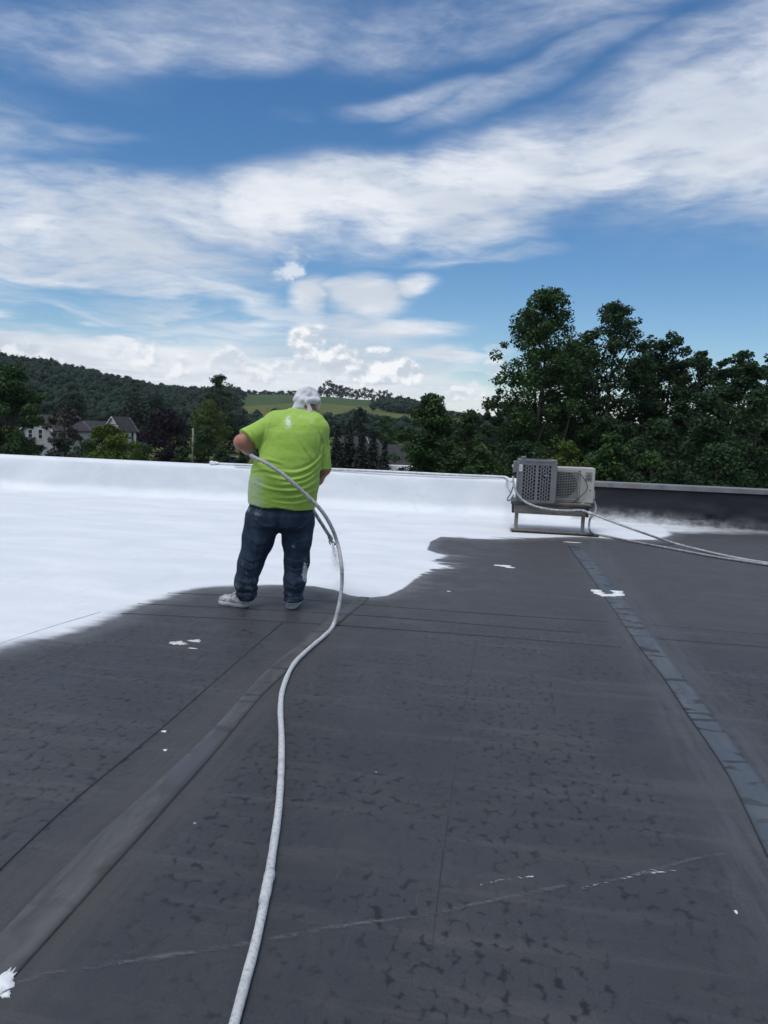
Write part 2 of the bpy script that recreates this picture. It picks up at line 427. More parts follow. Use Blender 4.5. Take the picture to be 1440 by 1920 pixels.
    mist = t.ramp(t.math('ADD', edge, t.math('MULTIPLY', t.math('SUBTRACT', t.noise(co, 5, 5, 0.65), 0.5), 0.18)), t.math('SUBTRACT', t.math('MULTIPLY', fw, -3.0), 0.16), 0.0, 0.0, 0.20)
    k = t.math('MAXIMUM', k, t.math('MULTIPLY', mist, t.ramp(t.noise(co, 240, 2, 0.7), 0.35, 0.65)))
    over = t.node('ShaderNodeAttribute', attribute_name='overspray').outputs['Fac']
    ov = t.math('ADD', over, t.math('MULTIPLY', t.math('MULTIPLY', t.math('SUBTRACT', t.noise(t.mapping(co, scale=(1, 3, 2)), 2.6, 6, 0.65, 0.5), 0.5), 0.9), t.ramp(over, 0.0, 0.3)))
    k = t.math('MAXIMUM', k, t.ramp(ov, 0.05, 0.95))
    cc = coat_nodes(t, co)
    c = t.mix(k, c, cc)
    t.l.new(c, bs.inputs['Base Color'])
    r = t.ramp(n2, 0.3, 0.7, 0.50, 0.68)
    r = t.math('SUBTRACT', r, t.math('MULTIPLY', spots, 0.10))
    t.l.new(t.math('ADD', t.math('MULTIPLY', r, t.math('SUBTRACT', 1, k)), t.math('MULTIPLY', k, 0.62)), bs.inputs['Roughness'])
    bs.inputs['Specular IOR Level'].default_value = 0.34
    hb = t.math('ADD', t.math('MULTIPLY', t.noise(co, 9, 4, 0.6), 0.8), t.math('MULTIPLY', t.noise(co, 90, 3, 0.6), 0.22))
    hb = t.math('ADD', hb, t.math('MULTIPLY', t.ramp(v, 0.2, 0.6), t.math('MULTIPLY', where, -0.25)))
    bump(t, bs, hb, 0.22, 0.012)
    return m

# ------------------------------------------------------------------ the roof
WALL_Y = 12.95        # inner face of the parapet
X0, X1, Y0 = -17.0, 15.0, -9.0
GROUND_Z = -5.0
MEM = membrane_mat()

COAT_EDGE_PX = [(-160, 1242), (-60, 1222), (0, 1207), (60, 1197), (115, 1186), (190, 1163), (238, 1138), (330, 1111), (365, 1102), (450, 1097), (540, 1096), (590, 1099), (628, 1106), (655, 1116), (690, 1121),
                (726, 1117), (756, 1103), (786, 1078), (806, 1068), (838, 1061), (806, 1052), (832, 1041), (800, 1031), (806, 1016), (826, 1006), (870, 1009), (950, 1010), (1010, 1008), (1060, 1006), (1110, 1007), (1170, 1011), (1225, 1012), (1255, 1003), (1250, 990)]
_edge = [gnd(*p)[:2] for p in COAT_EDGE_PX]
_poly = np.array([(-30.0, _edge[0][1] - 0.6)] + [tuple(e) for e in _edge] + [(2.6, 14.0), (-30.0, 14.0)])
# the coat is sprayed past the air conditioner as well
def poly_sdf(px, py, poly):
    d = np.full(px.shape, 1e9); s = np.ones(px.shape)
    n = len(poly)
    for i in range(n):
        a = poly[i]; b = poly[(i + 1) % n]
        ex, ey = b - a; wx, wy = px - a[0], py - a[1]
        h = np.clip((wx * ex + wy * ey) / (ex * ex + ey * ey), 0, 1)
        d = np.minimum(d, (wx - ex * h) ** 2 + (wy - ey * h) ** 2)
        c = np.stack([py >= a[1], py < b[1], ex * wy > ey * wx])
        flip = c.all(0) | (~c).all(0); s = np.where(flip, -s, s)
    return -s * np.sqrt(d)                        # positive inside
def coat_fields(x, y, z):
    sd = poly_sdf(x, y, _poly)
    # feather width: crisp in front of the sprayer's feet, soft on the left, ragged on the right
    fw = np.interp(x, [-6, -3.6, -2.6, -1.6, -0.9, -0.3, 0.4, 1.2], [0.20, 0.18, 0.07, 0.014, 0.014, 0.06, 0.06, 0.06])
    # overspray along the foot of the uncoated wall
    s = y - 11.55 - np.where(z > 0.02, 0, 0)
    fl = np.clip((y - (11.60 + 0.28 * np.clip(x - 2.6, 0, 9))) / 0.55, 0, 1) * np.clip((x - 0.6) / 0.4, 0, 1) * np.interp(x, [1, 2.2, 3.4, 5.0, 9], [1.15, 0.95, 0.50, 0.18, 0.06])
    wl = np.interp(z, [0.0, 0.12, 0.26, 0.42, 0.6], [0.75, 0.40, 0.14, 0.02, 0.0])
    over = fl * np.where(z > 0.005, wl, 1.0)
    return sd, fw, over
def finger(x, y):
    return np.interp(x, [-6, -3.0, -2.2, -0.9, -0.5, 0.1, 0.5], [0.30, 0.25, 0.0, 0.0, 1.0, 0.9, 0.1])

def add_attr(me, name, arr):
    a = me.attributes.new(name, 'FLOAT', 'POINT'); a.data.foreach_set('value', np.asarray(arr, dtype=np.float32).ravel())

roof = empty('roof'); tag(roof, kind='structure')
def make_roof():
    xs = np.concatenate([np.linspace(X0, -12, 20, endpoint=False), np.arange(-12, 6, 0.05), np.linspace(6, X1, 20)])
    ys = np.concatenate([np.linspace(Y0, 1.0, 12, endpoint=False), np.arange(1.0, 12.72, 0.05), [12.72]])
    gx, gy = np.meshgrid(xs, ys, indexing='ij')
    # cove: the sheet turns up into the wall with a soft radius
    gz = np.zeros_like(gx) + 0.004 * vnoise(gx * 1.2, gy * 1.2, gx * 0 + 3.3) + 0.0
    V = np.stack([gx, gy, gz], -1).reshape(-1, 3)
    nx, ny = gx.shape
    i, j = np.meshgrid(np.arange(nx - 1), np.arange(ny - 1), indexing='ij')
    q = np.stack([i * ny + j, (i + 1) * ny + j, (i + 1) * ny + j + 1, i * ny + j + 1], -1).reshape(-1, 4)
    me = mesh_np('membrane', V, q)
    sd, fw, ov = coat_fields(V[:, 0], V[:, 1], V[:, 2])
    add_attr(me, 'coat', sd); add_attr(me, 'feather', fw); add_attr(me, 'overspray', ov); add_attr(me, 'finger', finger(V[:, 0], V[:, 1]))
    o = link('membrane', me, MEM, roof, True)
    # fully coated part: its own sheet of dried coating lying on the rubber
    full = (sd > fw * 4.0 + finger(V[:, 0], V[:, 1]) * 0.4 + 0.10).reshape(nx, ny)
    cell = full[:-1, :-1] & full[1:, :-1] & full[1:, 1:] & full[:-1, 1:]
    qc = q[cell.ravel()]
    used = np.unique(qc); rem = np.full(len(V), -1); rem[used] = np.arange(len(used))
    Vc = V[used].copy(); Vc[:, 2] += np.clip((sd - fw * 4.0 - finger(V[:, 0], V[:, 1]) * 0.4 - 0.12) / 0.3, 0, 1)[used] * 0.005 - 0.002
    m, t, bs = new_mat('white_coating')
    co = world_co(t)
    t.l.new(coat_nodes(t, co), bs.inputs['Base Color'])
    bs.inputs['Roughness'].default_value = 0.62; bs.inputs['Specular IOR Level'].default_value = 0.34
    hb = t.math('ADD', t.math('MULTIPLY', t.noise(t.mapping(co, rot=(0, 0, 0.4), scale=(0.6, 1.8, 1)), 1.4, 5, 0.6, 1.0), 2.0), t.math('MULTIPLY', t.noise(co, 9, 4, 0.6), 0.5))
    bump(t, bs, hb, 0.35, 0.02)
    oc = link('white_coating', mesh_np('white_coating', Vc, rem[qc]), m, roof, True)
    oc['label'] = 'freshly sprayed white coating over the far part of the roof'
make_roof()

def strip(name, left, right, mat, z=0.0030, parent=None, sub=4):
    L = catmull([gnd(*p) for p in left], sub); R = catmull([gnd(*p) for p in right], sub)
    n = max(len(L), len(R))
    def res(A):
        s = np.concatenate([[0], np.cumsum(np.linalg.norm(np.diff(A, axis=0), axis=1))]); u = np.linspace(0, s[-1], n)
        return np.stack([np.interp(u, s, A[:, k]) for k in range(3)], -1)
    # match by distance along the roof so that both edges run together
    yy = np.linspace(0.4, min(L[:, 1].max(), R[:, 1].max()), 60)
    def byY(A):
        o = np.argsort(A[:, 1]); return np.interp(yy, A[o, 1], A[o, 0])
    lx, rx = byY(L), byY(R)
    V = np.concatenate([np.stack([lx, yy, np.full(60, z)], -1), np.stack([lx * 0.75 + rx * 0.25, yy, np.full(60, z + 0.0004)], -1), np.stack([lx * 0.25 + rx * 0.75, yy, np.full(60, z + 0.0004)], -1), np.stack([rx, yy, np.full(60, z)], -1),
                        np.stack([lx, yy, np.full(60, -0.004)], -1), np.stack([rx, yy, np.full(60, -0.004)], -1)])
    Q = []
    for i in range(59):
        for a, b in ((0, 1), (1, 2), (2, 3), (4, 0), (3, 5)):
            Q.append((a * 60 + i, b * 60 + i, b * 60 + i + 1, a * 60 + i + 1))
    return link(name, mesh_np(name, V, Q), mat, parent, True)

def line_strip(name, pts, w, h, mat, parent):       # thin raised lap edge, world points
    P = catmull(pts, 10); n = len(P)
    T = np.gradient(P, axis=0); N = np.stack([-T[:, 1], T[:, 0], 0 * T[:, 0]], -1); N /= np.linalg.norm(N, axis=1)[:, None]
    wv = w * (0.75 + 0.6 * vnoise(P[:, 0] * 5, P[:, 1] * 5, P[:, 0] * 0 + 1))[:, None]
    a, b = P - N * wv / 2, P + N * wv / 2
    V = np.concatenate([a, b, a, b]); V[:2 * n, 2] = h; V[2 * n:, 2] = -0.004
    Q = [(i, n + i, n + i + 1, i + 1) for i in range(n - 1)] + [(2 * n + i, i, i + 1, 2 * n + i + 1) for i in range(n - 1)] + [(n + i, 3 * n + i, 3 * n + i + 1, n + i + 1) for i in range(n - 1)]
    return link(name, mesh_np(name, V, Q), mat, parent)

def tape_mat(name, base, pale, dark, blue, patch_scale):
    m, t, bs = new_mat(name); co = world_co(t); y = t.sep(co)[1]
    n = t.noise(t.mapping(co, scale=(5, 1.0, 1)), 2.6, 6, 0.65, 0.6)
    c = t.mix(t.ramp(n, 0.32, 0.70), base, pale)
    c = t.mix(t.ramp(t.noise(t.mapping(co, scale=(1, 0.8, 1)), 1.5, 3, 0.5), 0.46, 0.60, 0, 0.75), c, blue)
    pn = t.noise(t.mapping(co, scale=(0.8, 2.2, 1)), patch_scale, 3, 0.55, 0.9)
    c = t.mix(t.math('MULTIPLY', t.ramp(pn, 0.555, 0.60), t.ramp(y, 2.4, 3.6, 0.25, 1.0)), c, dark)
    gr = t.noise(t.mapping(co, scale=(26, 2.0, 1)), 3.0, 5, 0.6)
    c = t.mix(t.ramp(gr, 0.58, 0.76, 0, 0.35), c, pale)
    t.l.new(c, bs.inputs['Base Color']); bs.inputs['Roughness'].default_value = 0.55; bs.inputs['Specular IOR Level'].default_value = 0.35
    bump(t, bs, n, 0.12, 0.004)
    return m
TAPE_L = tape_mat('weathered_seam_tape', (0.052, 0.052, 0.053), (0.098, 0.096, 0.094), (0.040, 0.041, 0.043), (0.060, 0.068, 0.080), 2.2)
TAPE_R = tape_mat('blue_grey_seam_tape', (0.066, 0.075, 0.087), (0.100, 0.110, 0.123), (0.032, 0.034, 0.038), (0.062, 0.080, 0.102), 4.2)
LAP = simple('lap_edge', (0.019, 0.020, 0.022), 0.7, 0.2, 5)
LAPG = simple('lap_edge_worn', (0.028, 0.028, 0.031), 0.7, 0.3, 5)

def make_seams():
    o = strip('seam_tape', [(675, 1119), (590, 1181), (565, 1205), (500, 1256), (415, 1350), (360, 1405), (256, 1502), (140, 1607), (0, 1752)],
              [(693, 1120), (625, 1177), (562, 1236), (492, 1302), (410, 1400), (375, 1440), (322, 1500), (180, 1658), (25, 1830), (-40, 1905)], TAPE_L, parent=roof)
    o['label'] = 'brownish weathered seam tape running past the sprayer'
    o = strip('seam_tape', [(1065, 1022), (1100, 1070), (1135, 1120), (1200, 1215), (1240, 1265), (1290, 1340), (1355, 1435), (1390, 1500), (1440, 1605), (1500, 1730)],
              [(1087, 1022), (1128, 1070), (1165, 1117), (1225, 1195), (1272, 1257), (1365, 1380), (1437, 1475), (1500, 1560), (1560, 1650), (1640, 1770)], TAPE_R, parent=roof)
    o['label'] = 'blue-grey seam tape running towards the air conditioner stand'
    def px(l): return [gnd(*p) for p in l]
    line_strip('lap_seam', px([(529, 1168), (400, 1280), (300, 1368), (140, 1500), (0, 1630), (-120, 1745)]), 0.008, 0.003, LAP, roof)
    line_strip('lap_seam', px([(895, 1200), (870, 1330), (845, 1500), (820, 1690), (797, 1920)]), 0.0035, 0.0015, LAPG, roof)
    line_strip('lap_seam', px([(693, 1122), (625, 1179), (562, 1238), (492, 1304), (410, 1403), (322, 1503), (180, 1661), (25, 1834), (-40, 1909)]), 0.005, 0.0036, LAPG, roof)
    line_strip('lap_seam', px([(1064, 1022), (1134, 1120), (1199, 1215), (1239, 1265), (1289, 1340), (1354, 1436), (1389, 1502), (1439, 1608)]), 0.005, 0.0045, LAP, roof)
    # cross laps near the sprayer's feet
    line_strip('lap_seam', px([(228, 1150), (420, 1160), (640, 1173), (900, 1192), (1165, 1214)]), 0.011, 0.003, LAP, roof)
    line_strip('lap_seam', px([(258, 1132), (450, 1141), (720, 1157), (1000, 1180), (1090, 1186)]), 0.009, 0.003, LAP, roof)
    line_strip('lap_seam', px([(315, 1112), (520, 1121), (720, 1137), (1000, 1157), (1140, 1166)]), 0.009, 0.003, LAP, roof)
    line_strip('lap_seam', px([(1222, 1172), (1330, 1181), (1440, 1190), (1560, 1200)]), 0.009, 0.003, LAP, roof)
    line_strip('lap_seam', px([(1232, 1198), (1340, 1206), (1440, 1214), (1560, 1224)]), 0.009, 0.003, LAP, roof)
    line_strip('lap_seam', px([(0, 1207), (60, 1187), (120, 1168), (188, 1148)]), 0.006, 0.003, simple('coated_lap_edge', (0.42, 0.44, 0.47), 0.7, 0.2, 5), roof)
make_seams()

CHIP = simple('dried_white_paint', (0.74, 0.75, 0.75), 0.6, 0.1, 20, bumpv=0.3)
TCHIP = simple('dried_cream_paint', (0.62, 0.58, 0.55), 0.6, 0.2, 20, bumpv=0.3)
def splash(px, py, wx, wy, seed, mat, notch=0.0, label=None):
    """a flat dried paint splash with a ragged outline, sizes in metres"""
    rnd = random.Random(seed); c = gnd(px, py); n = 34
    rim = []
    for k in range(n):
        a = 2 * math.pi * k / n
        r = 1 + 0.35 * math.sin(3 * a + seed) * rnd.random() + rnd.uniform(-0.32, 0.32)
        if notch and abs(((a - math.pi / 2 + math.pi) % (2 * math.pi)) - math.pi) < notch: r *= 0.05
        rim.append((c[0] + wx / 2 * r * math.cos(a), c[1] + wy / 2 * r * math.sin(a)))
    V = [(x, y, 0.0035) for x, y in rim] + [(x + (x - c[0]) * 0.04, y + (y - c[1]) * 0.04, -0.004) for x, y in rim] + [(c[0], c[1], 0.005)]
    T = [(k, (k + 1) % n, 2 * n) for k in range(n)]
    Q = [(n + k, n + (k + 1) % n, (k + 1) % n, k) for k in range(n)]
    o = link('paint_splash', mesh_np('paint_splash', V, Q, T), mat, roof)
    if label: o['label'] = label
splash(334, 1206, 0.10, 0.065, 3, TCHIP); splash(367, 1202, 0.075, 0.05, 4, TCHIP); splash(944, 1061, 0.15, 0.08, 5, CHIP); splash(956, 1064, 0.09, 0.05, 9, CHIP)
splash(1074, 1017, 0.20, 0.05, 6, TCHIP); splash(4, 1846, 0.05, 0.09, 8, CHIP); splash(308, 1372, 0.022, 0.014, 10, CHIP); splash(310, 1407, 0.013, 0.014, 11, CHIP)
splash(1380, 1711, 0.008, 0.014, 12, CHIP); splash(841, 1109, 0.03, 0.012, 13, CHIP); splash(360, 1216, 0.05, 0.014, 14, TCHIP); splash(12, 1866, 0.02, 0.02, 15, CHIP)
def hook_mark():
    pts = [gnd(*p) for p in [(1117, 1107), (1122, 1112), (1130, 1116), (1146, 1117), (1160, 1115), (1156, 1109)]]
    P = catmull(pts, 6); n = len(P)
    T = np.gradient(P, axis=0); N = np.stack([-T[:, 1], T[:, 0], 0 * T[:, 0]], -1); N /= np.linalg.norm(N, axis=1)[:, None]
    w = (0.040 + 0.05 * vnoise(P[:, 0] * 40, P[:, 1] * 40, P[:, 0] * 0))[:, None]
    V = np.concatenate([P - N * w, P + N * w, P - N * w * 1.05, P + N * w * 1.05]); V[:2 * n, 2] = 0.008; V[2 * n:, 2] = -0.004
    Q = [(i, n + i, n + i + 1, i + 1) for i in range(n - 1)] + [(2 * n + i, i, i + 1, 2 * n + i + 1) for i in range(n - 1)] + [(n + i, 3 * n + i, 3 * n + i + 1, n + i + 1) for i in range(n - 1)]
    o = link('paint_splash', mesh_np('paint_splash', V, Q), CHIP, roof); o['label'] = 'hook-shaped white paint mark on the seam tape'
hook_mark()

def scuff_mat(name, thr, col, soft=0.12, amt=1.0):
    m, t, bs = new_mat(name); co = world_co(t)
    n = t.noise(t.mapping(co, rot=(0, 0, 0.35), scale=(1.0, 3.0, 1)), 26, 6, 0.7, 0.3)
    big = t.noise(co, 5, 3, 0.6)
    uv = t.node('ShaderNodeAttribute', attribute_name='across').outputs['Fac']
    a = t.math('MULTIPLY', t.ramp(t.math('ADD', n, t.math('MULTIPLY', t.math('SUBTRACT', big, 0.5), 0.5)), thr, thr + soft), t.ramp(uv, 1.0, 0.0))
    a = t.math('MULTIPLY', a, amt)
    t.l.new(a, bs.inputs['Alpha']); bs.inputs['Base Color'].default_value = (*col, 1); bs.inputs['Roughness'].default_value = 0.7
    return m
def scuff(pts, w, mat):
    P = catmull([gnd(*p) for p in pts], 12); n = len(P)
    T = np.gradient(P, axis=0); N = np.stack([-T[:, 1], T[:, 0], 0 * T[:, 0]], -1); N /= np.linalg.norm(N, axis=1)[:, None]
    wv = w * (0.6 + 1.2 * np.abs(vnoise(P[:, 0] * 9, P[:, 1] * 9, P[:, 0] * 0 + 5)))[:, None]
    V = np.concatenate([P - N * wv, P, P + N * wv]); V[:, 2] = 0.0035
    Q = [(a * n + i, (a + 1) * n + i, (a + 1) * n + i + 1, a * n + i + 1) for a in (0, 1) for i in range(n - 1)]
    me = mesh_np('scuff_mark', V, Q); add_attr(me, 'across', np.concatenate([np.ones(n), np.zeros(n), np.ones(n)]))
    link('scuff_mark', me, mat, roof)
S_W = scuff_mat('white_scrape', 0.50, (0.62, 0.63, 0.64)); S_G = scuff_mat('grey_scrape', 0.34, (0.15, 0.152, 0.158), 0.4, 0.7); S_F = scuff_mat('faint_scrape', 0.40, (0.10, 0.102, 0.106), 0.4, 0.45)
scuff([(1090, 1666), (1130, 1656), (1170, 1648), (1200, 1640), (1235, 1630)], 0.012, S_W)
scuff([(1185, 1643), (1215, 1638), (1268, 1634)], 0.010, S_W)
scuff([(1060, 1662), (900, 1695), (790, 1718), (640, 1738), (480, 1768), (300, 1796), (120, 1822), (30, 1845)], 0.016, S_G)
scuff([(1090, 1665), (1200, 1640), (1300, 1612), (1360, 1602)], 0.014, S_G)
scuff([(900, 1660), (950, 1650), (1000, 1645)], 0.008, S_W)
scuff([(720, 1770), (850, 1762), (930, 1730), (980, 1708)], 0.012, S_F)
scuff([(1088, 1670), (1075, 1740), (1040, 1810), (1005, 1850)], 0.022, S_F)
scuff([(270, 1780), (160, 1810), (60, 1835)], 0.03, S_F)
scuff([(840, 1470), (820, 1640), (800, 1780), (770, 1920)], 0.05, S_F)

# ------------------------------------------------------------------ parapet
AC_X = 1.15
def make_parapet():
    t_ = empty('parapet', (0, WALL_Y, 0))
    tag(t_, 'low roof-edge wall, coated white up to the air conditioners and bare black beyond', 'parapet')
    m, t, bs = new_mat('parapet_membrane'); co = world_co(t); x, y, z = t.sep(co)
    dark = t.mix(t.ramp(t.noise(t.mapping(co, scale=(1, 1, 3)), 1.8, 5, 0.6), 0.35, 0.7), (0.011, 0.012, 0.016), (0.020, 0.021, 0.026))
    wh = t.ramp(t.math('ADD', x, t.math('MULTIPLY', t.noise(co, 5, 4, 0.6), 0.2)), AC_X + 0.20, AC_X + 0.02)
    over = t.node('ShaderNodeAttribute', attribute_name='overspray').outputs['Fac']
    ov = t.math('ADD', over, t.math('MULTIPLY', t.math('MULTIPLY', t.math('SUBTRACT', t.noise(t.mapping(co, scale=(1, 1, 1.6)), 5.0, 7, 0.72, 0.1), 0.5), 0.8), t.ramp(over, 0.0, 0.35)))
    k = t.math('MAXIMUM', wh, t.ramp(ov, 0.08, 1.0))
    c = t.mix(k, dark, coat_nodes(t, co))
    t.l.new(c, bs.inputs['Base Color']); bs.inputs['Roughness'].default_value = 0.6; bs.inputs['Specular IOR Level'].default_value = 0.3
    bump(t, bs, t.math('ADD', t.noise(co, 6, 5, 0.6), t.math('MULTIPLY', t.noise(t.mapping(co, scale=(3, 1, 0.8)), 2.5, 4, 0.6, 0.6), 1.5)), 0.30, 0.02)
    # profile from the floor, through the cove, up the face and over the shoulder
    prof = [(12.66, -0.002)] + [(12.72 + 0.23 * math.sin(a), 0.23 * (1 - math.cos(a)) * 0.85) for a in np.linspace(0.02, math.pi / 2, 9)] + [(12.955, 0.27), (12.96, 0.34), (12.965, 0.42), (12.97, 0.50), (12.975, 0.575), (12.985, 0.605), (13.02, 0.640), (13.07, 0.655), (13.28, 0.655), (13.30, 0.635), (13.30, 0.40)]
    xs = np.concatenate([np.linspace(X0, -12, 30, endpoint=False), np.arange(-12, 6.5, 0.04), np.linspace(6.5, X1, 40)])
    pr = np.array(prof); n = len(pr)
    gx = np.repeat(xs, n); gy = np.tile(pr[:, 0], len(xs)); gz = np.tile(pr[:, 1], len(xs))
    face = np.interp(gz, [0.0, 0.03, 0.2, 0.55, 0.62], [0, 0.3, 1, 0.6, 0.0])
    wav = 0.02 * vnoise(gx * 1.1, gz * 2, gx * 0) + 0.010 * vnoise(gx * 4, gz * 6, gx * 0 + 4)
    crump = np.clip((gx - 2.6) / 0.5, 0, 1) * np.interp(gz, [0, 0.05, 0.15, 0.32, 0.4], [0.3, 1, 1, 0.25, 0])
    cr = np.abs(vnoise(gx * 2.6 + gz * 5, gz * 13, gx * 0 + 9)) * 2 * np.clip(vnoise(gx * 1.3, gz * 1, gx * 0 + 2) * 3 + 0.5, 0, 1)
    gy = gy - face * wav - crump * cr * 0.10
    V = np.stack([gx, gy - WALL_Y, gz + 0.0015], -1)
    i, j = np.meshgrid(np.arange(len(xs) - 1), np.arange(n - 1), indexing='ij')
    q = np.stack([i * n + j, (i + 1) * n + j, (i + 1) * n + j + 1, i * n + j + 1], -1).reshape(-1, 4)
    me = mesh_np('membrane_face', V, q)
    sd, fw, ov = coat_fields(gx, np.full_like(gx, 12.7), gz)
    add_attr(me, 'overspray', ov)
    link('membrane_face', me, m, t_, True)
    # metal cap flashing along the bare length
    capm = simple('cap_metal', (0.20, 0.205, 0.215), 0.5, 0.25, 3, metal=0.3, dirt=(0.26, 0.20, 0.16), dirt_amt=0.5)
    b = MB(); x = AC_X + 0.15; k = 0
    while x < X1 - 0.2:
        w = min(3.05, X1 - x)
        bb = MB(); bb.box2((x, -0.012, 0.595), (x + w - 0.006, 0.005, 0.668), bevel=0.003); bb.box2((x, -0.010, 0.6685), (x + w - 0.006, 0.37, 0.676), bevel=0.002)
        bb.build('cap_flashing', capm, t_); x += w
    b.bm.free()
    # the wall's core and the building below
    wm = simple('render_wall', (0.42, 0.40, 0.37), 0.8, 0.1, 2, bumpv=0.2)
    b = MB(); b.box2((X0, 0.05, -0.30), (X1, 0.345, 0.60)); b.build('wall_core', wm, t_)
    bl = MB(); bl.box2((X0, Y0, GROUND_Z), (X1, WALL_Y + 0.34, -0.31)); o = bl.build('building', wm); tag(o, 'flat-roofed building carrying the roof', 'building')
    fs = MB(); fs.box2((X0, Y0, -0.305), (X1, WALL_Y + 0.04, -0.03)); fs.build('roof_deck', wm, roof)
make_parapet()

# ------------------------------------------------------------------ terrain
CREST = [(-900, 640), (-300, 660), (0, 688), (100, 699), (200, 719), (280, 736), (350, 742), (440, 741), (530, 741), (620, 746), (700, 751), (760, 757), (850, 772), (1000, 792), (1500, 800), (2400, 800)]
CREST_R = [(-900, 520), (0, 560), (200, 640), (350, 850), (440, 950), (760, 950), (1000, 1100), (2400, 1200)]
_az = np.array([azel(p[0], p[1])[0] for p in CREST]); _ce = np.array([azel(*p)[1] for p in CREST])
_ar = np.array([azel(p[0], 760)[0] for p in CREST_R]); _cr = np.array([p[1] for p in CREST_R], float)
BUMP_AZ, BUMP_R = azel(765, 760)[0], 640.0
def terrain(az, r):
    az = np.asarray(az, float); r = np.asarray(r, float)
    rc = np.interp(az, _ar, _cr); ce = np.interp(az, _az, _ce)
    hc = CAM_H - GROUND_Z + np.tan(np.radians(ce)) * rc
    t = np.clip((r - 190) / (rc - 190), 0, 1); s = t * t * (3 - 2 * t)
    s = 0.35 * t + 0.65 * s
    s = np.where(r > rc, 1 - 0.25 * np.clip((r - rc) / 900, 0, 1), s)
    b = 1.0 * np.exp(-((az - BUMP_AZ) / 2.6) ** 2 - ((r - BUMP_R) / 120) ** 2)
    return GROUND_Z + hc * s + b + 1.5 * vnoise(az * 0.5 + 40, r * 0.012, r * 0) * np.clip((r - 200) / 200, 0, 1)
def pol(az, r): return np.sin(np.radians(az)) * r, np.cos(np.radians(az)) * r

def make_ground():
    az = np.concatenate([np.arange(-180, -52, 4.0), np.arange(-52, 40, 0.5), np.arange(40, 181, 4.0)]); az[-1] = 180.0
    rr = np.concatenate([[3.0], np.geomspace(14, 190, 16), np.linspace(205, 1250, 90), np.geomspace(1300, 6000, 14)])
    A, Rr = np.meshgrid(az, rr, indexing='ij')
    x, y = pol(A, Rr); z = terrain(A, Rr); z[:, 0] = GROUND_Z
    V = np.stack([x, y, z], -1).reshape(-1, 3); na, nr = A.shape
    i, j = np.meshgrid(np.arange(na - 1), np.arange(nr - 1), indexing='ij')
    q = np.stack([i * nr + j, i * nr + j + 1, (i + 1) * nr + j + 1, (i + 1) * nr + j], -1).reshape(-1, 4)
    me = mesh_np('ground', V, q)
    ba, br_ = [], []
    for px, py in [(450, 762), (530, 757), (620, 757), (700, 764), (760, 768)]:
        a, e = azel(px, py); q = np.linspace(300, 940, 300); h = terrain(np.full(300, a), q)
        ba.append(a); br_.append(q[np.argmin(np.abs(np.degrees(np.arctan2(h - CAM_H, q)) - e))])
    add_attr(me, 'crop', np.clip((Rr - np.interp(A, ba, br_)) / 10 + 0.5, 0, 1).ravel())
    m, t, bs = new_mat('grassland'); co = world_co(t)
    n = t.noise(co, 0.05, 6, 0.65)
    pas = t.mix(t.ramp(n, 0.3, 0.7), (0.075, 0.098, 0.024), (0.115, 0.120, 0.038))
    crop = t.mix(t.ramp(t.noise(t.mapping(co, scale=(1, 0.2, 1)), 0.08, 4, 0.6), 0.3, 0.7), (0.038, 0.070, 0.022), (0.052, 0.084, 0.028))
    k = t.node('ShaderNodeAttribute', attribute_name='crop').outputs['Fac']
    t.l.new(t.mix(k, pas, crop), bs.inputs['Base Color']); bs.inputs['Roughness'].default_value = 0.9; bs.inputs['Specular IOR Level'].default_value = 0.1
    o = link('ground', me, m, None, True); tag(o, kind='structure')
make_ground()

# ------------------------------------------------------------------ trees
def leaf_mat(name, a, b, trans=0.22, spec=0.15):
    m = bpy.data.materials.new(name); m.use_nodes = True; t = NT(m.node_tree); t.n.clear()
    out = t.node('ShaderNodeOutputMaterial')
    r = t.node('ShaderNodeAttribute', attribute_name='tone').outputs['Fac']
    c = t.mix(r, a, b)
    d = t.node('ShaderNodeBsdfPrincipled'); t.l.new(c, d.inputs['Base Color']); d.inputs['Roughness'].default_value = 0.55; d.inputs['Specular IOR Level'].default_value = spec
    tr = t.node('ShaderNodeBsdfTranslucent'); t.l.new(t.mix(0.5, c, t.scalecol(c, 1.6)), tr.inputs['Color'])
    mx = t.node('ShaderNodeMixShader'); mx.inputs[0].default_value = trans
    t.l.new(d.outputs[0], mx.inputs[1]); t.l.new(tr.outputs[0], mx.inputs[2]); t.l.new(mx.outputs[0], out.inputs[0])
    return m
LEAF = {
    'dark': leaf_mat('leaf_dark', (0.016, 0.038, 0.018), (0.042, 0.082, 0.030)),
    'mid': leaf_mat('leaf_mid', (0.021, 0.052, 0.018), (0.056, 0.106, 0.030)),
    'light': leaf_mat('leaf_light', (0.040, 0.075, 0.012), (0.105, 0.150, 0.024)),
    'plum': leaf_mat('leaf_plum', (0.010, 0.006, 0.012), (0.024, 0.014, 0.024)),
    'spruce': leaf_mat('leaf_spruce', (0.016, 0.026, 0.020), (0.036, 0.050, 0.036), 0.08),
    'wood': leaf_mat('leaf_wood', (0.017, 0.033, 0.024), (0.030, 0.050, 0.032), 0.1, 0.03),
    'dead': leaf_mat('leaf_sparse', (0.030, 0.034, 0.026), (0.056, 0.058, 0.042), 0.1),
}
BARK = simple('bark', (0.085, 0.070, 0.058), 0.9, 0.3, 3, bumpv=0.5)

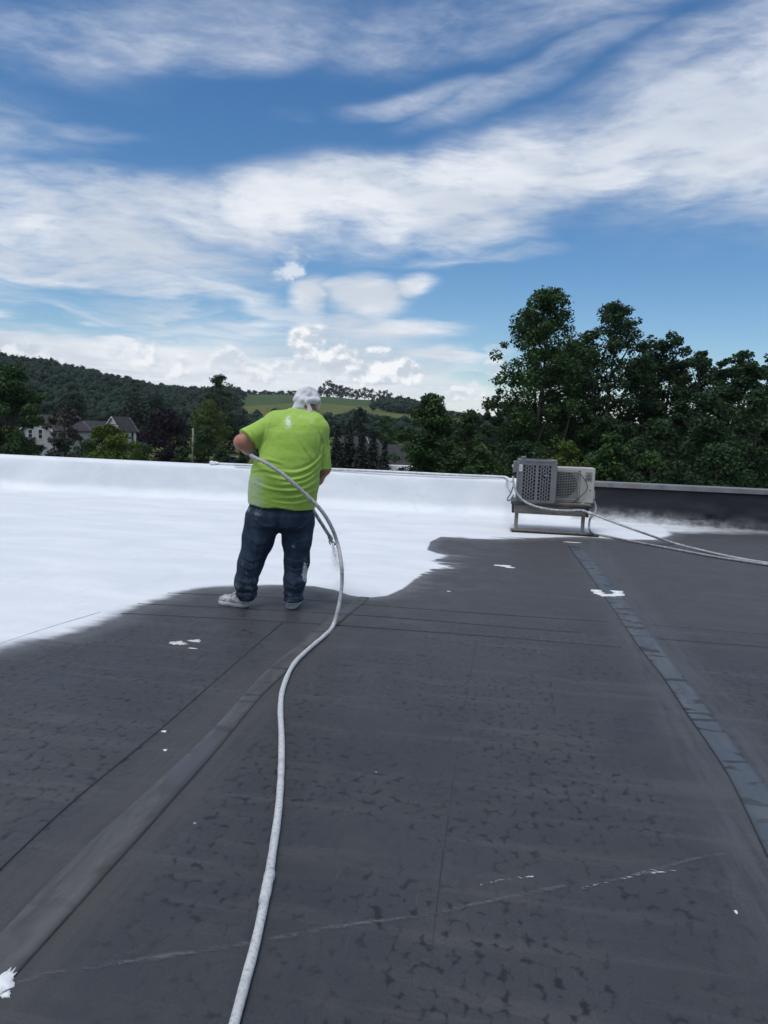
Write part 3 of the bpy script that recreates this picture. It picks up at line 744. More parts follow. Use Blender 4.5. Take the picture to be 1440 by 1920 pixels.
def leaves(blobs, n, size, rs, up=0.45, shell=0.45):
    """leaf faces through the volume of the crown's clumps"""
    B = np.asarray(blobs, float)
    w = (B[:, 3] * B[:, 4] * B[:, 5]) ** 0.67; w /= w.sum()
    k = rs.choice(len(B), n, p=w)
    d = rs.normal(size=(n, 3)); d /= np.linalg.norm(d, axis=1)[:, None]
    rr = (shell ** 3 + (1.08 ** 3 - shell ** 3) * rs.rand(n)) ** (1 / 3.0) * np.where(rs.rand(n) < 0.18, 1.0 + 0.35 * rs.rand(n), 1.0)
    c = B[k, :3] + d * rr[:, None] * B[k, 3:6]
    nrm = d * 0.55 + rs.normal(size=(n, 3)) * 0.5 + np.array([0, 0, up]); nrm /= np.linalg.norm(nrm, axis=1)[:, None]
    a = np.cross(nrm, rs.normal(size=(n, 3))); a /= np.linalg.norm(a, axis=1)[:, None]; b = np.cross(nrm, a)
    s = size * (0.6 + 0.8 * rs.rand(n))[:, None]
    V = np.empty((n, 4, 3)); V[:, 0] = c - a * s * 0.5; V[:, 1] = c + b * s * 0.30 - a * s * 0.05 + nrm * s * 0.10; V[:, 2] = c + a * s * 0.55; V[:, 3] = c - b * s * 0.30 + a * s * 0.02 + nrm * s * 0.10
    tone = np.clip(rs.rand(len(B))[k] * 0.55 + rs.rand(n) * 0.45, 0, 1)
    return V.reshape(-1, 3), np.repeat(tone, 4)
def leaf_obj(name, V, tone, mat, parent):
    me = mesh_np(name, V, np.arange(len(V)).reshape(-1, 4)); add_attr(me, 'tone', tone)
    return link(name, me, mat, parent)

def wood_mesh(H, blobs, rs, trunk_r, limbs=14):
    Vs, Qs, Ts, off = [], [], [], 0
    def add(pts, r, n):
        nonlocal off
        V, Q, T = tube_arrays(pts, r, n); Vs.append(V); Qs.append(Q + off); Ts.append(T + off); off += len(V)
    lean = rs.normal(size=2) * 0.02 * H
    zz = np.linspace(-0.3, H * 0.86, 9)
    ax = np.stack([lean[0] * (zz / H) ** 2 + 0.012 * H * np.sin(zz / H * 5), lean[1] * (zz / H) ** 2 + 0.01 * H * np.cos(zz / H * 4) - 0.01 * H, zz], -1)
    add(ax, np.linspace(trunk_r, trunk_r * 0.12, 9) * np.where(np.arange(9) == 0, 1.35, 1), 8)
    ids = rs.permutation(len(blobs))[:limbs]
    for i in ids:
        b = np.array(blobs[i][:3]); z0 = max(H * 0.12, b[2] - 0.9 * np.hypot(b[0], b[1]) - 0.05 * H); z0 = min(z0, H * 0.8)
        s = np.array([np.interp(z0, zz, ax[:, 0]), np.interp(z0, zz, ax[:, 1]), z0])
        mid = (s + b) / 2 + np.array([0, 0, -0.06 * np.linalg.norm(b - s)]) + rs.normal(size=3) * 0.04 * H * 0.3
        r0 = trunk_r * np.interp(z0, [0, H], [0.6, 0.15])
        add(catmull([s, mid, b], 3), np.linspace(r0, r0 * 0.25, 7), 5)
    return mesh_np('trunk', np.concatenate(Vs), np.concatenate(Qs), np.concatenate(Ts))

def crown_blobs(H, Wd, z_lo, nb, rs, shape='oval', br=(0.12, 0.2), flat=0.8):
    out = []
    tries = 0
    while len(out) < nb and tries < 20000:
        tries += 1
        t = rs.rand()
        if shape == 'oval': w = math.sin(math.pi * min(1, max(0, t * 0.93 + 0.05))) ** 0.6
        elif shape == 'tall': w = np.interp(t, [0, 0.12, 0.35, 0.6, 0.8, 0.93, 1], [0.6, 0.85, 1.0, 0.95, 0.76, 0.50, 0.18])
        elif shape == 'cone': w = (1 - t) ** 0.9 + 0.04
        elif shape == 'dome': w = math.sqrt(max(0, 1 - t * t)) * 0.95 + 0.05
        elif shape == 'flat': w = np.interp(t, [0, 0.3, 0.6, 0.85, 1], [0.45, 0.55, 0.75, 1.0, 0.6])
        R = Wd / 2 * w
        a = rs.rand() * 2 * math.pi; rr = R * (0.35 + 0.65 * math.sqrt(rs.rand())) if rs.rand() < 0.8 else R * rs.rand()
        r = Wd * rs.uniform(*br) * (0.75 + 0.25 * w)
        z = z_lo + (H - z_lo) * t
        rr = max(0, rr - r * 0.55)
        if rs.rand() < 0.16: rr = R * rs.uniform(0.95, 1.16); r *= 0.62
        out.append((rr * math.cos(a), rr * math.sin(a), min(z, H - r * flat * 0.7), r * rs.uniform(0.85, 1.3), r * rs.uniform(0.85, 1.3), r * flat * rs.uniform(0.8, 1.2)))
    # a top tuft
    out.append((0, 0, H - Wd * br[0] * flat, Wd * br[0], Wd * br[0], Wd * br[0] * flat * 1.1))
    return out

def conifer_blobs(H, Wd, z_lo, rs):
    out = []; nz = 15
    for k in range(nz):
        t = (k + 0.5) / nz; z = z_lo + (H - z_lo) * t; R = Wd / 2 * ((1 - t) ** 0.85 + 0.05)
        m = max(3, int(8 * (1 - t) + 2)); ph = rs.rand() * 6.28
        for j in range(m):
            a = ph + 2 * math.pi * j / m + rs.uniform(-0.3, 0.3); q = R * rs.uniform(0.75, 1.12)
            for f in (0.35, 0.7, 1.0):
                out.append((q * f * math.cos(a), q * f * math.sin(a), z - q * f * 0.22, q * 0.24 + 0.1, q * 0.24 + 0.1, 0.16 + 0.05 * q))
    out.append((0, 0, H - 0.3, 0.18, 0.18, 0.5))
    return out

_treecount = [0]
def tree(name, label, px, py_top, wpx, D, leaf='dark', shape='oval', n=7000, size=0.30, nb=40, br=(0.12, 0.2), low=0.12, flat=0.8, cat='tree', group=None, up=0.45, dpx=0):
    """px: middle of the crown, py_top: its top, wpx: its width in photo pixels; D: distance of the trunk on the level ground"""
    _treecount[0] += 1; rs = np.random.RandomState(100 + _treecount[0])
    p = at_dist(px, py_top, D); gz = float(terrain(math.degrees(math.atan2(p[0], p[1])), math.hypot(p[0], p[1])))
    H = p[2] - gz; depth = float((p - CAM) @ _f); Wd = wpx / F_PX * depth
    root = empty(name, (p[0], p[1], gz), rs.rand() * 6.28); tag(root, label, cat, group)
    bl = conifer_blobs(H, Wd, low * H, rs) if shape == 'conifer' else crown_blobs(H, Wd, low * H, nb, rs, shape, br, flat)
    V, tone = leaves(bl, int(n * (1.55 if D < 70 else 1.15)), size * (0.80 if D < 70 else 0.92), rs, up, 0.15)
    leaf_obj('crown', V, tone, LEAF[leaf], root)
    link('trunk', wood_mesh(H, bl, rs, max(0.05, 0.020 * H), limbs=min(26, len(bl)) if shape != 'conifer' else 0), BARK, root, True)
    return root

# tall trees close behind the right-hand parapet
tree('sycamore_tree', 'tallest broad leafy tree rising behind the two air conditioners', 1030, 545, 190, 55, 'mid', 'tall', 21000, 0.30, 230, (0.07, 0.12), 0.10)
tree('sycamore_tree', 'second tallest dark tree close beside the tallest one', 1155, 572, 168, 57, 'dark', 'tall', 15000, 0.30, 190, (0.07, 0.12), 0.10)
tree('slender_tree', 'slender pointed dark tree beyond the bare black parapet', 1260, 622, 118, 60, 'dark', 'tall', 10000, 0.30, 120, (0.08, 0.13), 0.10)
tree('slender_tree', 'shorter rounded tree next to the slender pointed tree', 1315, 660, 100, 58, 'dark', 'tall', 8000, 0.30, 90, (0.09, 0.15), 0.10)
tree('locust_tree', 'dark tree with stepped airy top at the end of the tree row', 1395, 660, 135, 52, 'dark', 'tall', 11000, 0.28, 110, (0.09, 0.14), 0.10, flat=0.55)
tree('locust_tree', 'outermost dark tree past the stepped airy one', 1475, 655, 130, 50, 'dark', 'oval', 9000, 0.28, 90, (0.09, 0.14), 0.08)
tree('walnut_tree', 'rounded full green tree standing left of the tree row', 810, 742, 128, 60, 'mid', 'dome', 13000, 0.32, 110, (0.09, 0.15), 0.0)
tree('young_tree', 'small airy tree between the rounded tree and the tallest tree', 937, 728, 70, 62, 'dark', 'tall', 3600, 0.30, 40, (0.10, 0.16), 0.1)
tree('young_tree', 'low dense tree right beside the rounded full tree', 882, 772, 95, 64, 'mid', 'dome', 5500, 0.32, 45, (0.11, 0.18), 0.0)
tree('light_shrub', 'bright yellow-green shrub directly behind the beige air conditioner', 1068, 826, 110, 34, 'light', 'dome', 5200, 0.17, 45, (0.10, 0.17), 0.0, cat='shrub')
for i, (px, py, w, D, lf, lb) in enumerate([
        (985, 828, 130, 44, 'dark', 'dark undergrowth bush behind the grey condenser'),
        (900, 838, 100, 46, 'mid', 'green undergrowth bush at the foot of the small airy tree'),
        (1150, 815, 130, 40, 'mid', 'undergrowth bush below the second tallest tree'),
        (1235, 790, 150, 46, 'dark', 'broad dark bush at the foot of the slender pointed tree'),
        (1330, 740, 150, 45, 'dark', 'tall dense bush filling below the shorter rounded tree'),
        (1225, 850, 120, 34, 'mid', 'low green bush just over the bare black parapet'),
        (1420, 735, 140, 42, 'dark', 'tall dense bush below the stepped airy tree'),
        (1350, 835, 150, 36, 'dark', 'low dark bush over the capped end of the parapet'),
        (1080, 720, 120, 62, 'dark', 'dense dark understorey tree between the two tallest trees'),
        (1195, 690, 130, 63, 'dark', 'dense dark understorey tree right of the second tallest tree'),
        (1005, 655, 110, 60, 'mid', 'dense understorey tree inside the left side of the tallest tree'),
        (1100, 640, 110, 61, 'dark', 'dark crown filling between the tallest and second tallest trees'),
        (1215, 655, 100, 62, 'dark', 'dark crown filling between the second tallest and the slender pointed tree'),
        (1275, 680, 110, 61, 'dark', 'dark crown filling below the slender pointed tree'),
        (1352, 695, 110, 57, 'dark', 'dark crown filling between the rounded and the stepped airy trees'),
        (1440, 690, 110, 54, 'dark', 'dark crown filling between the two locust trees')]):
    tree('undergrowth_bush', lb, px, py, w, D, lf, 'dome', 5200, 0.26 if D > 38 else 0.2, 46, (0.11, 0.18), 0.0, cat='bush')

# trees among the houses on the left
tree('maple_tree', 'big dark leafy tree at the corner of the grey house', 20, 688, 120, 78, 'mid', 'oval', 12000, 0.36, 75, (0.09, 0.15), 0.12)
tree('ash_tree', 'thin twiggy tree in front of the grey house roof', 122, 752, 75, 118, 'dead', 'oval', 2100, 0.42, 40, (0.07, 0.12), 0.2)
tree('maple_tree', 'dark round tree right behind the grey house', 140, 738, 70, 185, 'wood', 'oval', 3600, 0.6, 40, (0.12, 0.2), 0.1)
tree('garden_tree', 'light green round garden tree between the two houses', 205, 800, 125, 66, 'light', 'dome', 8500, 0.28, 60, (0.10, 0.17), 0.0)
tree('garden_shrub', 'loose shrub below the grey house window', 112, 822, 62, 84, 'dead', 'dome', 2600, 0.30, 32, (0.12, 0.2), 0.0, cat='shrub')
tree('garden_shrub', 'small green shrub by the porch of the grey house', 70, 834, 42, 92, 'mid', 'dome', 1700, 0.32, 24, (0.14, 0.22), 0.0, cat='shrub')
tree('spruce_tree', 'tall dark spruce behind the white house', 252, 712, 78, 190, 'spruce', 'conifer', 5200, 0.75, cat='tree')
tree('lilac_tree', 'rounded tree between the spruce and the purple-leaved tree', 300, 742, 66, 190, 'wood', 'oval', 3400, 0.6, 40, (0.12, 0.2), 0.05)
tree('plum_tree', 'round purple-leaved tree beside the wooden utility pole', 311, 772, 96, 118, 'plum', 'oval', 7500, 0.42, 60, (0.12, 0.18), 0.02)
tree('oak_tree', 'spreading tree with gaps in its flat top above the others', 412, 704, 70, 150, 'dark', 'oval', 3600, 0.42, 60, (0.09, 0.15), 0.20, flat=0.6)
tree('oak_tree', 'dark wide tree below the one with a gappy flat top', 412, 745, 100, 158, 'wood', 'dome', 5500, 0.5, 50, (0.12, 0.18), 0.0)
tree('maple_tree', 'yellow-green crowned tree in front of the dark wide tree', 392, 753, 74, 128, 'light', 'oval', 4600, 0.42, 45, (0.11, 0.18), 0.05)
tree('maple_tree', 'low dark tree right of the wooden utility pole', 385, 800, 56, 100, 'mid', 'dome', 3600, 0.36, 36, (0.13, 0.2), 0.0)
tree('hedge_bush', 'dark bush beside the parked car', 456, 838, 36, 96, 'dark', 'dome', 1900, 0.30, 26, (0.13, 0.2), 0.0, cat='bush')
for px, py, w, D, lb in [(268, 832, 60, 88, 'low dark hedge bush between the garden tree and the purple-leaved tree'), (338, 838, 50, 86, 'low dark hedge bush under the purple-leaved tree by the pole'), (165, 826, 60, 90, 'dark hedge bush in front of the low wing'), (30, 828, 70, 70, 'dark hedge bush under the big dark leafy tree'), (415, 842, 44, 92, 'low hedge bush by the street lamp')]:
    tree('hedge_bush', lb, px, py, w, D, 'dark', 'dome', 2600, 0.30, 30, (0.13, 0.2), 0.0, cat='bush')
# trees and houses behind the sprayer's right shoulder
tree('larch_tree', 'bare-looking dark larch nearest the sprayer shoulder', 632, 795, 36, 84, 'spruce', 'conifer', 2300, 0.36)
tree('larch_tree', 'dark larch standing between its two neighbours', 656, 788, 38, 88, 'spruce', 'conifer', 2400, 0.36)
tree('larch_tree', 'third dark larch in front of the low white building', 680, 796, 34, 84, 'spruce', 'conifer', 2200, 0.36)
tree('larch_tree', 'thin larch by the dark roof of the low building', 722, 822, 30, 82, 'spruce', 'conifer', 1300, 0.34)
tree('larch_tree', 'fourth dark larch half hiding the small pale gabled house', 701, 806, 34, 86, 'spruce', 'conifer', 2200, 0.36)
tree('maple_tree', 'round dark tree above the larches', 676, 764, 46, 190, 'wood', 'dome', 3800, 0.6, 44, (0.12, 0.18), 0.0)
tree('maple_tree', 'broad round tree above the dark roof of the low building', 724, 782, 56, 165, 'mid', 'dome', 3800, 0.5, 44, (0.12, 0.18), 0.0)

# ------------------------------------------------------------------ far woods
def woods():
    rs = np.random.RandomState(5)
    P = []
    a0, a1 = azel(-260, 760)[0], azel(450, 760)[0]
    for _ in range(2300):                                  # wooded ridge on the left
        a = rs.uniform(a0, a1); rc = np.interp(a, _ar, _cr)
        r = rs.uniform(230, rc * 1.01)
        if -26.0 < a - 0 and False: continue
        P.append((a, r, rs.uniform(4.5, 9), rs.uniform(6, 11)))
    for a in np.arange(a0, a1, 0.33):                      # crest trees
        rc = np.interp(a, _ar, _cr); P.append((a + rs.uniform(-.1, .1), rc * rs.uniform(0.97, 1.0), rs.uniform(6, 10), rs.uniform(6, 10)))
    for _ in range(150):                                   # wooded knoll right of the fields
        a = rs.normal(BUMP_AZ, 1.5); r = rs.uniform(540, 700)
        if a < azel(700, 760)[0]: continue
        P.append((a, r, rs.uniform(7, 11), rs.uniform(6, 10)))
    b0, b1 = azel(395, 760)[0], azel(880, 760)[0]
    for _ in range(230):                                   # belt of trees on the valley floor
        a = rs.uniform(b0, b1); P.append((a, rs.uniform(240, 340), rs.uniform(6, 10), rs.uniform(6, 10)))
    for a in np.arange(azel(440, 760)[0], azel(590, 760)[0], 0.28):   # wood along the crest of the fields
        P.append((a, np.interp(a, _ar, _cr) * rs.uniform(0.995, 1.03), rs.uniform(8, 12), rs.uniform(6, 10)))
    for _ in range(420):                                   # woods going on beyond the frame
        a = rs.choice([rs.uniform(-80, a0), rs.uniform(b1, 60)]); r = rs.uniform(230, 520); P.append((a, r, rs.uniform(7, 12), rs.uniform(9, 15)))
    P = np.array(P)
    x, y = pol(P[:, 0], P[:, 1]); z = terrain(P[:, 0], P[:, 1])
    Vs, Ts, Ls, LT = [], [], [], []
    ib = bmesh.new(); bmesh.ops.create_icosphere(ib, subdivisions=1, radius=1.0); ib.verts.ensure_lookup_table()
    ico = np.array([v.co[:] for v in ib.verts]); itri = np.array([[v.index for v in f.verts] for f in ib.faces]); ib.free()
    for i in range(len(P)):
        w, h = P[i, 2], P[i, 3]
        bl = [(x[i] + rs.normal() * w * 0.22, y[i] + rs.normal() * w * 0.22, z[i] + h * rs.uniform(0.45, 0.78), w * rs.uniform(0.2, 0.34), w * rs.uniform(0.2, 0.34), h * rs.uniform(0.14, 0.24)) for _ in range(3)]
        bl.append((x[i], y[i], z[i] + h * 0.3, w * 0.4, w * 0.4, h * 0.3))
        V, t = leaves(bl, 90, 0.50 + 0.0009 * P[i, 1], rs, 0.5)
        tone = rs.rand()
        Vs.append(V); Ts.append(np.clip(t * 0.5 + 0.5 * tone, 0, 1))
        for q in bl:
            k = rs.rand() * 50
            nn = 1 + 0.9 * vnoise(ico[:, 0] * 1.9 + k, ico[:, 1] * 1.9 + k * 0.7, ico[:, 2] * 1.9)
            Ls.append(np.array(q[:3]) + ico * nn[:, None] * np.array(q[3:6]) * 0.80); LT.append(np.full(len(ico), np.clip(0.25 + 0.5 * tone + 0.25 * rs.rand(), 0, 1)))
    V4 = np.concatenate(Vs); VL = np.concatenate(Ls); m4 = len(V4)
    tri = (np.arange(len(Ls))[:, None, None] * len(ico) + itri[None]).reshape(-1, 3) + m4
    me = mesh_np('woods', np.concatenate([V4, VL]), np.arange(m4).reshape(-1, 4), tri); add_attr(me, 'tone', np.concatenate(Ts + LT))
    o = link('woods', me, LEAF['wood'], None, True)
    tag(o, 'dense dark wood covering the far ridge and valley floor', 'wood', kind='stuff')
woods()

def hilltop_trees():
    protos = []
    rs = np.random.RandomState(21)
    for k in range(4):
        H, Wd = 15.0, 10.0
        bl = crown_blobs(H, Wd, 2.5 if k != 2 else 1.0, 18, rs, ['oval', 'tall', 'oval', 'oval'][k], (0.13, 0.22))
        V, tone = leaves(bl, 520, 1.35, rs)
        r = empty('hilltop_tree'); tag(r, 'dark tree in the spaced row along the top of the far field', 'tree', 'trees along the far hilltop')
        leaf_obj('crown', V, tone, LEAF['wood'], r); link('trunk', wood_mesh(H, bl, rs, 0.35, 4), BARK, r)
        protos.append([r, False])
    spots = [(600, 20), (607, 26), (618, 33), (625, 26), (631, 25), (637, 24), (641, 25), (648, 22), (654, 22), (661, 20), (668, 19), (673, 20), (683, 24), (691, 20), (698, 22), (711, 20), (719, 20), (725, 22), (733, 18)]
    for i, (px, h) in enumerate(spots):
        a = azel(px, 750)[0]; rc = float(np.interp(a, _ar, _cr)) * 0.992
        x, y = pol(a, rc); z = float(terrain(a, rc))
        pr = protos[i % 4]
        if not pr[1]: o = pr[0]; pr[1] = True
        else:
            o = pr[0].copy(); coll.objects.link(o)
            for ch in list(pr[0].children):
                c = ch.copy(); coll.objects.link(c); c.parent = o
        s = h / F_PX * rc / 15.0
        o.location = (x, y, z - 0.3); o.rotation_euler = (0, 0, i * 1.7); o.scale = (s, s, s)
hilltop_trees()
tree('field_tree', 'lone small tree standing in the far field', 709, 756, 9, 720, 'wood', 'oval', 260, 1.3, 10, (0.2, 0.3), 0.05)
tree('field_tree', 'clump of trees at the left edge of the far field', 456, 735, 22, 720, 'wood', 'dome', 500, 1.3, 14, (0.16, 0.25), 0.0)

# ------------------------------------------------------------------ houses
SHINGLE = simple('dark_shingle', (0.030, 0.030, 0.034), 0.85, 0.3, 1.2, bumpv=0.4)
SHINGLE2 = simple('brown_shingle', (0.042, 0.038, 0.040), 0.85, 0.3, 1.2, bumpv=0.4)
def siding_mat(name, col):
    m, t, bs = new_mat(name); co = obj_co(t); z = t.sep(co)[2]
    s = t.math('FRACT', t.math('MULTIPLY', z, 5.5))
    c = t.scalecol(t.mix(0, col, col), t.ramp(t.noise(co, 0.8, 4, 0.6), 0.3, 0.7, 0.88, 1.05)); t.l.new(c, bs.inputs['Base Color'])
    bs.inputs['Roughness'].default_value = 0.7; bump(t, bs, s, 0.6, 0.02); return m
GREY_S = siding_mat('grey_siding', (0.38, 0.38, 0.395)); WHITE_S = siding_mat('white_siding', (0.70, 0.70, 0.72)); CREAM_S = siding_mat('pale_siding', (0.40, 0.39, 0.37))
RED_S = siding_mat('red_siding', (0.26, 0.09, 0.06))
TRIM = simple('white_trim', (0.62, 0.62, 0.63), 0.6, 0.06, 2); GLASS = simple('dark_window_glass', (0.012, 0.014, 0.017), 0.08, 0.1, 1, spec=0.6)

def house(name, label, px, D, L, Wd, eave, ridge, rz, wallm, roofm, windows=(), trim=True, chimney=False, off_px=None):
    """gabled house; ridge runs along local x. windows: (face, u, z, w, h), face 'g' gable at -x, 's' side at -y, 'e' gable at +x"""
    p = at_dist(px, 860, D); root = empty(name, (p[0], p[1], GROUND_Z), rz); tag(root, label, 'house' if 'house' in name else 'building')
    b = MB(); x, y = L / 2, Wd / 2
    b.prism([(-x, -y, -0.2), (-x, y, -0.2), (-x, y, eave), (-x, 0, ridge), (-x, -y, eave)], (L, 0, 0)); b.build('wall', wallm, root)
    oh = 0.35; k = (ridge - eave) / y
    for s in (-1, 1):
        b = MB(); b.prism([(-x - oh, s * (y + oh), eave - k * oh + 0.03), (-x - oh, 0, ridge + 0.03), (-x - oh, 0, ridge + 0.20), (-x - oh, s * (y + oh), eave - k * oh + 0.20)], (L + 2 * oh, 0, 0)); b.build('roof', roofm, root)
        if trim:
            for e in (-1, 1):
                b = MB(); xx = e * (x + oh + 0.003)
                b.prism([(xx, s * (y + oh), eave - k * oh - 0.02), (xx, 0, ridge - 0.02), (xx, 0, ridge + 0.19), (xx, s * (y + oh), eave - k * oh + 0.19)], (e * 0.05, 0, 0)); b.build('bargeboard', TRIM, root)
    for (f, u, z, w, h) in windows:
        fr, gl = MB(), MB(); t = 0.09
        def bx(mb, uu, zz, ww, hh, o0, o1):
            if f == 's': mb.box2((uu - ww / 2, -y - o1, zz - hh / 2), (uu + ww / 2, -y - o0, zz + hh / 2))
            else:
                e = -1 if f == 'g' else 1; mb.box2((e * (x + o0), uu - ww / 2, zz - hh / 2), (e * (x + o1), uu + ww / 2, zz + hh / 2))
        bx(fr, u, z + h / 2 + t / 2, w + 2 * t, t, 0.0, 0.06); bx(fr, u, z - h / 2 - t / 2, w + 2 * t, t, 0.0, 0.07)
        bx(fr, u - w / 2 - t / 2, z, t, h, 0.0, 0.06); bx(fr, u + w / 2 + t / 2, z, t, h, 0.0, 0.06); bx(fr, u, z, w, 0.05, 0.011, 0.05)
        o = fr.build('window', TRIM, root); bx(gl, u, z, w, h, -0.02, 0.010); gl.build('pane', GLASS, o)
    return root
VIEW_L = math.radians(9.7 + 24)
h1 = house('grey_house', 'grey clapboard house with white gable trim behind the big dark tree', 108, 132, 8.2, 6.2, 4.3, 6.55, rad(80), GREY_S, SHINGLE2, [('g', -0.6, 3.6, 0.8, 1.45), ('g', 1.5, 3.6, 0.8, 1.3), ('s', -1, 1.4, 0.9, 1.4), ('g', 0.3, 1.2, 0.9, 1.4)])
# its porch, built on to the gable end
pm = MB(); pm.prism([(-4.1, 0.4, 2.9), (-4.1, 0.4, 3.05), (-6.6, 0.4, 2.35), (-6.6, 0.4, 2.2)], (0, 3.6, 0)); pm.build('porch_roof', SHINGLE, h1)
for yy in (0.6, 2.2, 3.8):
    pp = MB(); pp.box2((-6.45, yy - 0.08, -0.2), (-6.29, yy + 0.08, 2.3)); pp.build('porch_post', TRIM, h1)
h2 = house('white_house', 'white house with steep dark gable behind the light green garden tree', 226, 150, 3.8, 4.4, 4.3, 6.75, rad(74), WHITE_S, SHINGLE, [('s', 0.9, 3.1, 0.55, 1.6), ('s', -0.7, 2.6, 0.5, 1.5)])
h3 = house('low_wing', 'dark-roofed low wing adjoining the white house', 188, 154, 7.5, 6.0, 3.6, 5.75, rad(38), WHITE_S, SHINGLE, [('g', 0.5, 2.4, 0.8, 1.2)])
h4 = house('low_building', 'low pale building with long dark roof behind the larches', 722, 92, 8.0, 6.0, 2.15, 4.3, rad(6), CREAM_S, SHINGLE, [('s', -0.1, 1.35, 0.55, 0.75), ('s', -2.6, 1.35, 0.55, 0.75)], trim=False)
h5 = house('far_house', 'small pale gabled house showing above the dark roof', 690, 128, 3.4, 3.0, 3.4, 4.7, rad(70), WHITE_S, SHINGLE2, [('g', 0, 3.0, 0.6, 0.9)])
h6 = house('red_house', 'red-walled house glimpsed between the larches', 660, 118, 4.0, 4.0, 3.2, 4.9, rad(30), RED_S, SHINGLE, [('s', 0, 2.0, 0.8, 1.1)])
h7 = house('pale_shed', 'small pale shed beside the sprayer shoulder', 640, 96, 2.2, 2.2, 1.9, 2.8, rad(15), CREAM_S, SHINGLE, [('s', 0.2, 1.2, 0.5, 0.6)], trim=False)

# ------------------------------------------------------------------ utility pole, street lamp, parked vehicles
def utility_pole():
    p = at_dist(362, 803, 100); root = empty('utility_pole', (p[0], p[1], GROUND_Z)); tag(root, 'weathered wooden utility pole next to the purple-leaved tree', 'pole')
    H = p[2] - GROUND_Z; wm = simple('pole_wood', (0.24, 0.22, 0.19), 0.85, 0.2, 2)
    b = MB(); b.cyl((0, 0, -0.3), (0, 0, H), 0.16, 0.11, 10); b.build('post', wm, root, True)
    b = MB(); b.box((0, -0.13, H - 0.9), (0.5, 0.07, 0.09)); b.build('bracket', wm, root)
    b = MB(); b.cyl((0.1, -0.16, H - 1.0), (0.1, -0.16, H - 0.86), 0.05, 0.04, 8); b.build('insulator', TRIM, root)
utility_pole()
def street_lamp():
    p = at_dist(398, 806, 104); root = empty('street_lamp', (p[0] - 1.2, p[1], GROUND_Z)); tag(root, 'slim grey street lamp against the dark trees by the pole', 'street lamp')
    H = p[2] - GROUND_Z; gm = simple('lamp_metal', (0.30, 0.31, 0.32), 0.5, 0.1, 2, metal=0.3)
    tube('post', [(0, 0, -0.2), (0, 0, H * 0.5), (0, 0, H - 0.3), (0.25, 0, H), (0.9, 0, H + 0.03)], [0.08, 0.07, 0.05, 0.04, 0.035], simple('lamp_post_paint', (0.06, 0.065, 0.06), 0.6, 0.1, 2), root, 8)
    b = MB(); b.box((1.2, 0, H + 0.02), (0.62, 0.24, 0.12), bevel=0.04); b.build('lamp_head', gm, root)
street_lamp()
def vehicle(name, label, cat, px, D, rz, paint, van=False, zoff=0):
    p = at_dist(px, 860, D); root = empty(name, (p[0], p[1], GROUND_Z), rz); tag(root, label, cat)
    L, Wd = (5.4, 2.0) if van else (4.5, 1.78)
    if van: prof = [(-2.7, 0.45), (2.55, 0.45), (2.7, 0.75), (2.62, 1.15), (1.95, 1.35), (1.35, 2.15), (1.1, 2.28), (-2.55, 2.30), (-2.7, 2.15)]
    else: prof = [(-2.2, 0.38), (2.15, 0.38), (2.25, 0.6), (2.15, 0.78), (1.15, 0.92), (0.45, 1.38), (0.2, 1.43), (-0.9, 1.42), (-1.65, 1.02), (-2.15, 0.96), (-2.25, 0.7)]
    b = MB(); b.prism([(x, -Wd / 2, z) for x, z in prof], (0, Wd, 0)); bmesh.ops.bevel(b.bm, geom=list(b.bm.edges), offset=0.05, segments=2, affect='EDGES'); b.build('body', paint, root, False)
    for s in (-1, 1):
        g = MB()
        q = [(0.55, 1.35), (1.15, 1.35), (1.5, 1.45), (1.2, 2.0), (0.55, 2.0)] if van else [(-1.4, 0.99), (0.85, 0.97), (0.35, 1.33), (-0.85, 1.34)]
        g.prism([(x, s * (Wd / 2 - 0.004), z) for x, z in q], (0, s * 0.012, 0)); g.build('side_window', GLASS, root)
    g = MB(); ws = [(1.92, 1.42), (1.40, 2.10)] if van else [(1.08, 0.975), (0.52, 1.335)]
    g.prism([(ws[0][0] + 0.02, -Wd / 2 + 0.15, ws[0][1]), (ws[0][0] + 0.02, Wd / 2 - 0.15, ws[0][1]), (ws[1][0] + 0.02, Wd / 2 - 0.2, ws[1][1]), (ws[1][0] + 0.02, -Wd / 2 + 0.2, ws[1][1])], (0.02, 0, 0.015)); g.build('windscreen', GLASS, root)
    rub = simple('tyre_rubber', (0.015, 0.015, 0.015), 0.8, 0.1, 3); rim = simple('wheel_rim', (0.4, 0.4, 0.42), 0.35, 0.1, 3, metal=0.8)
    for x in (-1.4, 1.45):
        for s in (-1, 1):
            w = MB(); w.cyl((x, s * (Wd / 2 - 0.22), 0.32), (x, s * (Wd / 2 + 0.01), 0.32), 0.32, None, 16); o = w.build('wheel', rub, root)
            w = MB(); w.cyl((x, s * (Wd / 2 - 0.02), 0.32), (x, s * (Wd / 2 + 0.02), 0.32), 0.19, None, 12); w.build('rim', rim, o)
    lm = simple('headlight_glass', (0.7, 0.7, 0.7), 0.15, 0.05, 3)
    for s in (-1, 1):
        w = MB(); xx, zz = (2.64, 0.95) if van else (2.20, 0.66); w.box((xx, s * (Wd / 2 - 0.3), zz), (0.08, 0.34, 0.14), bevel=0.02); w.build('headlight', lm, root)
vehicle('parked_car', 'dark blue car parked beyond the parapet near the dark bush', 'car', 432, 112, rad(195), simple('dark_blue_paint', (0.012, 0.018, 0.045), 0.25, 0.05, 1, spec=0.6))
vehicle('parked_van', 'white van parked at the end of the low pale building', 'van', 757, 84, rad(15), simple('white_van_paint', (0.75, 0.75, 0.76), 0.35, 0.05, 1), van=True)

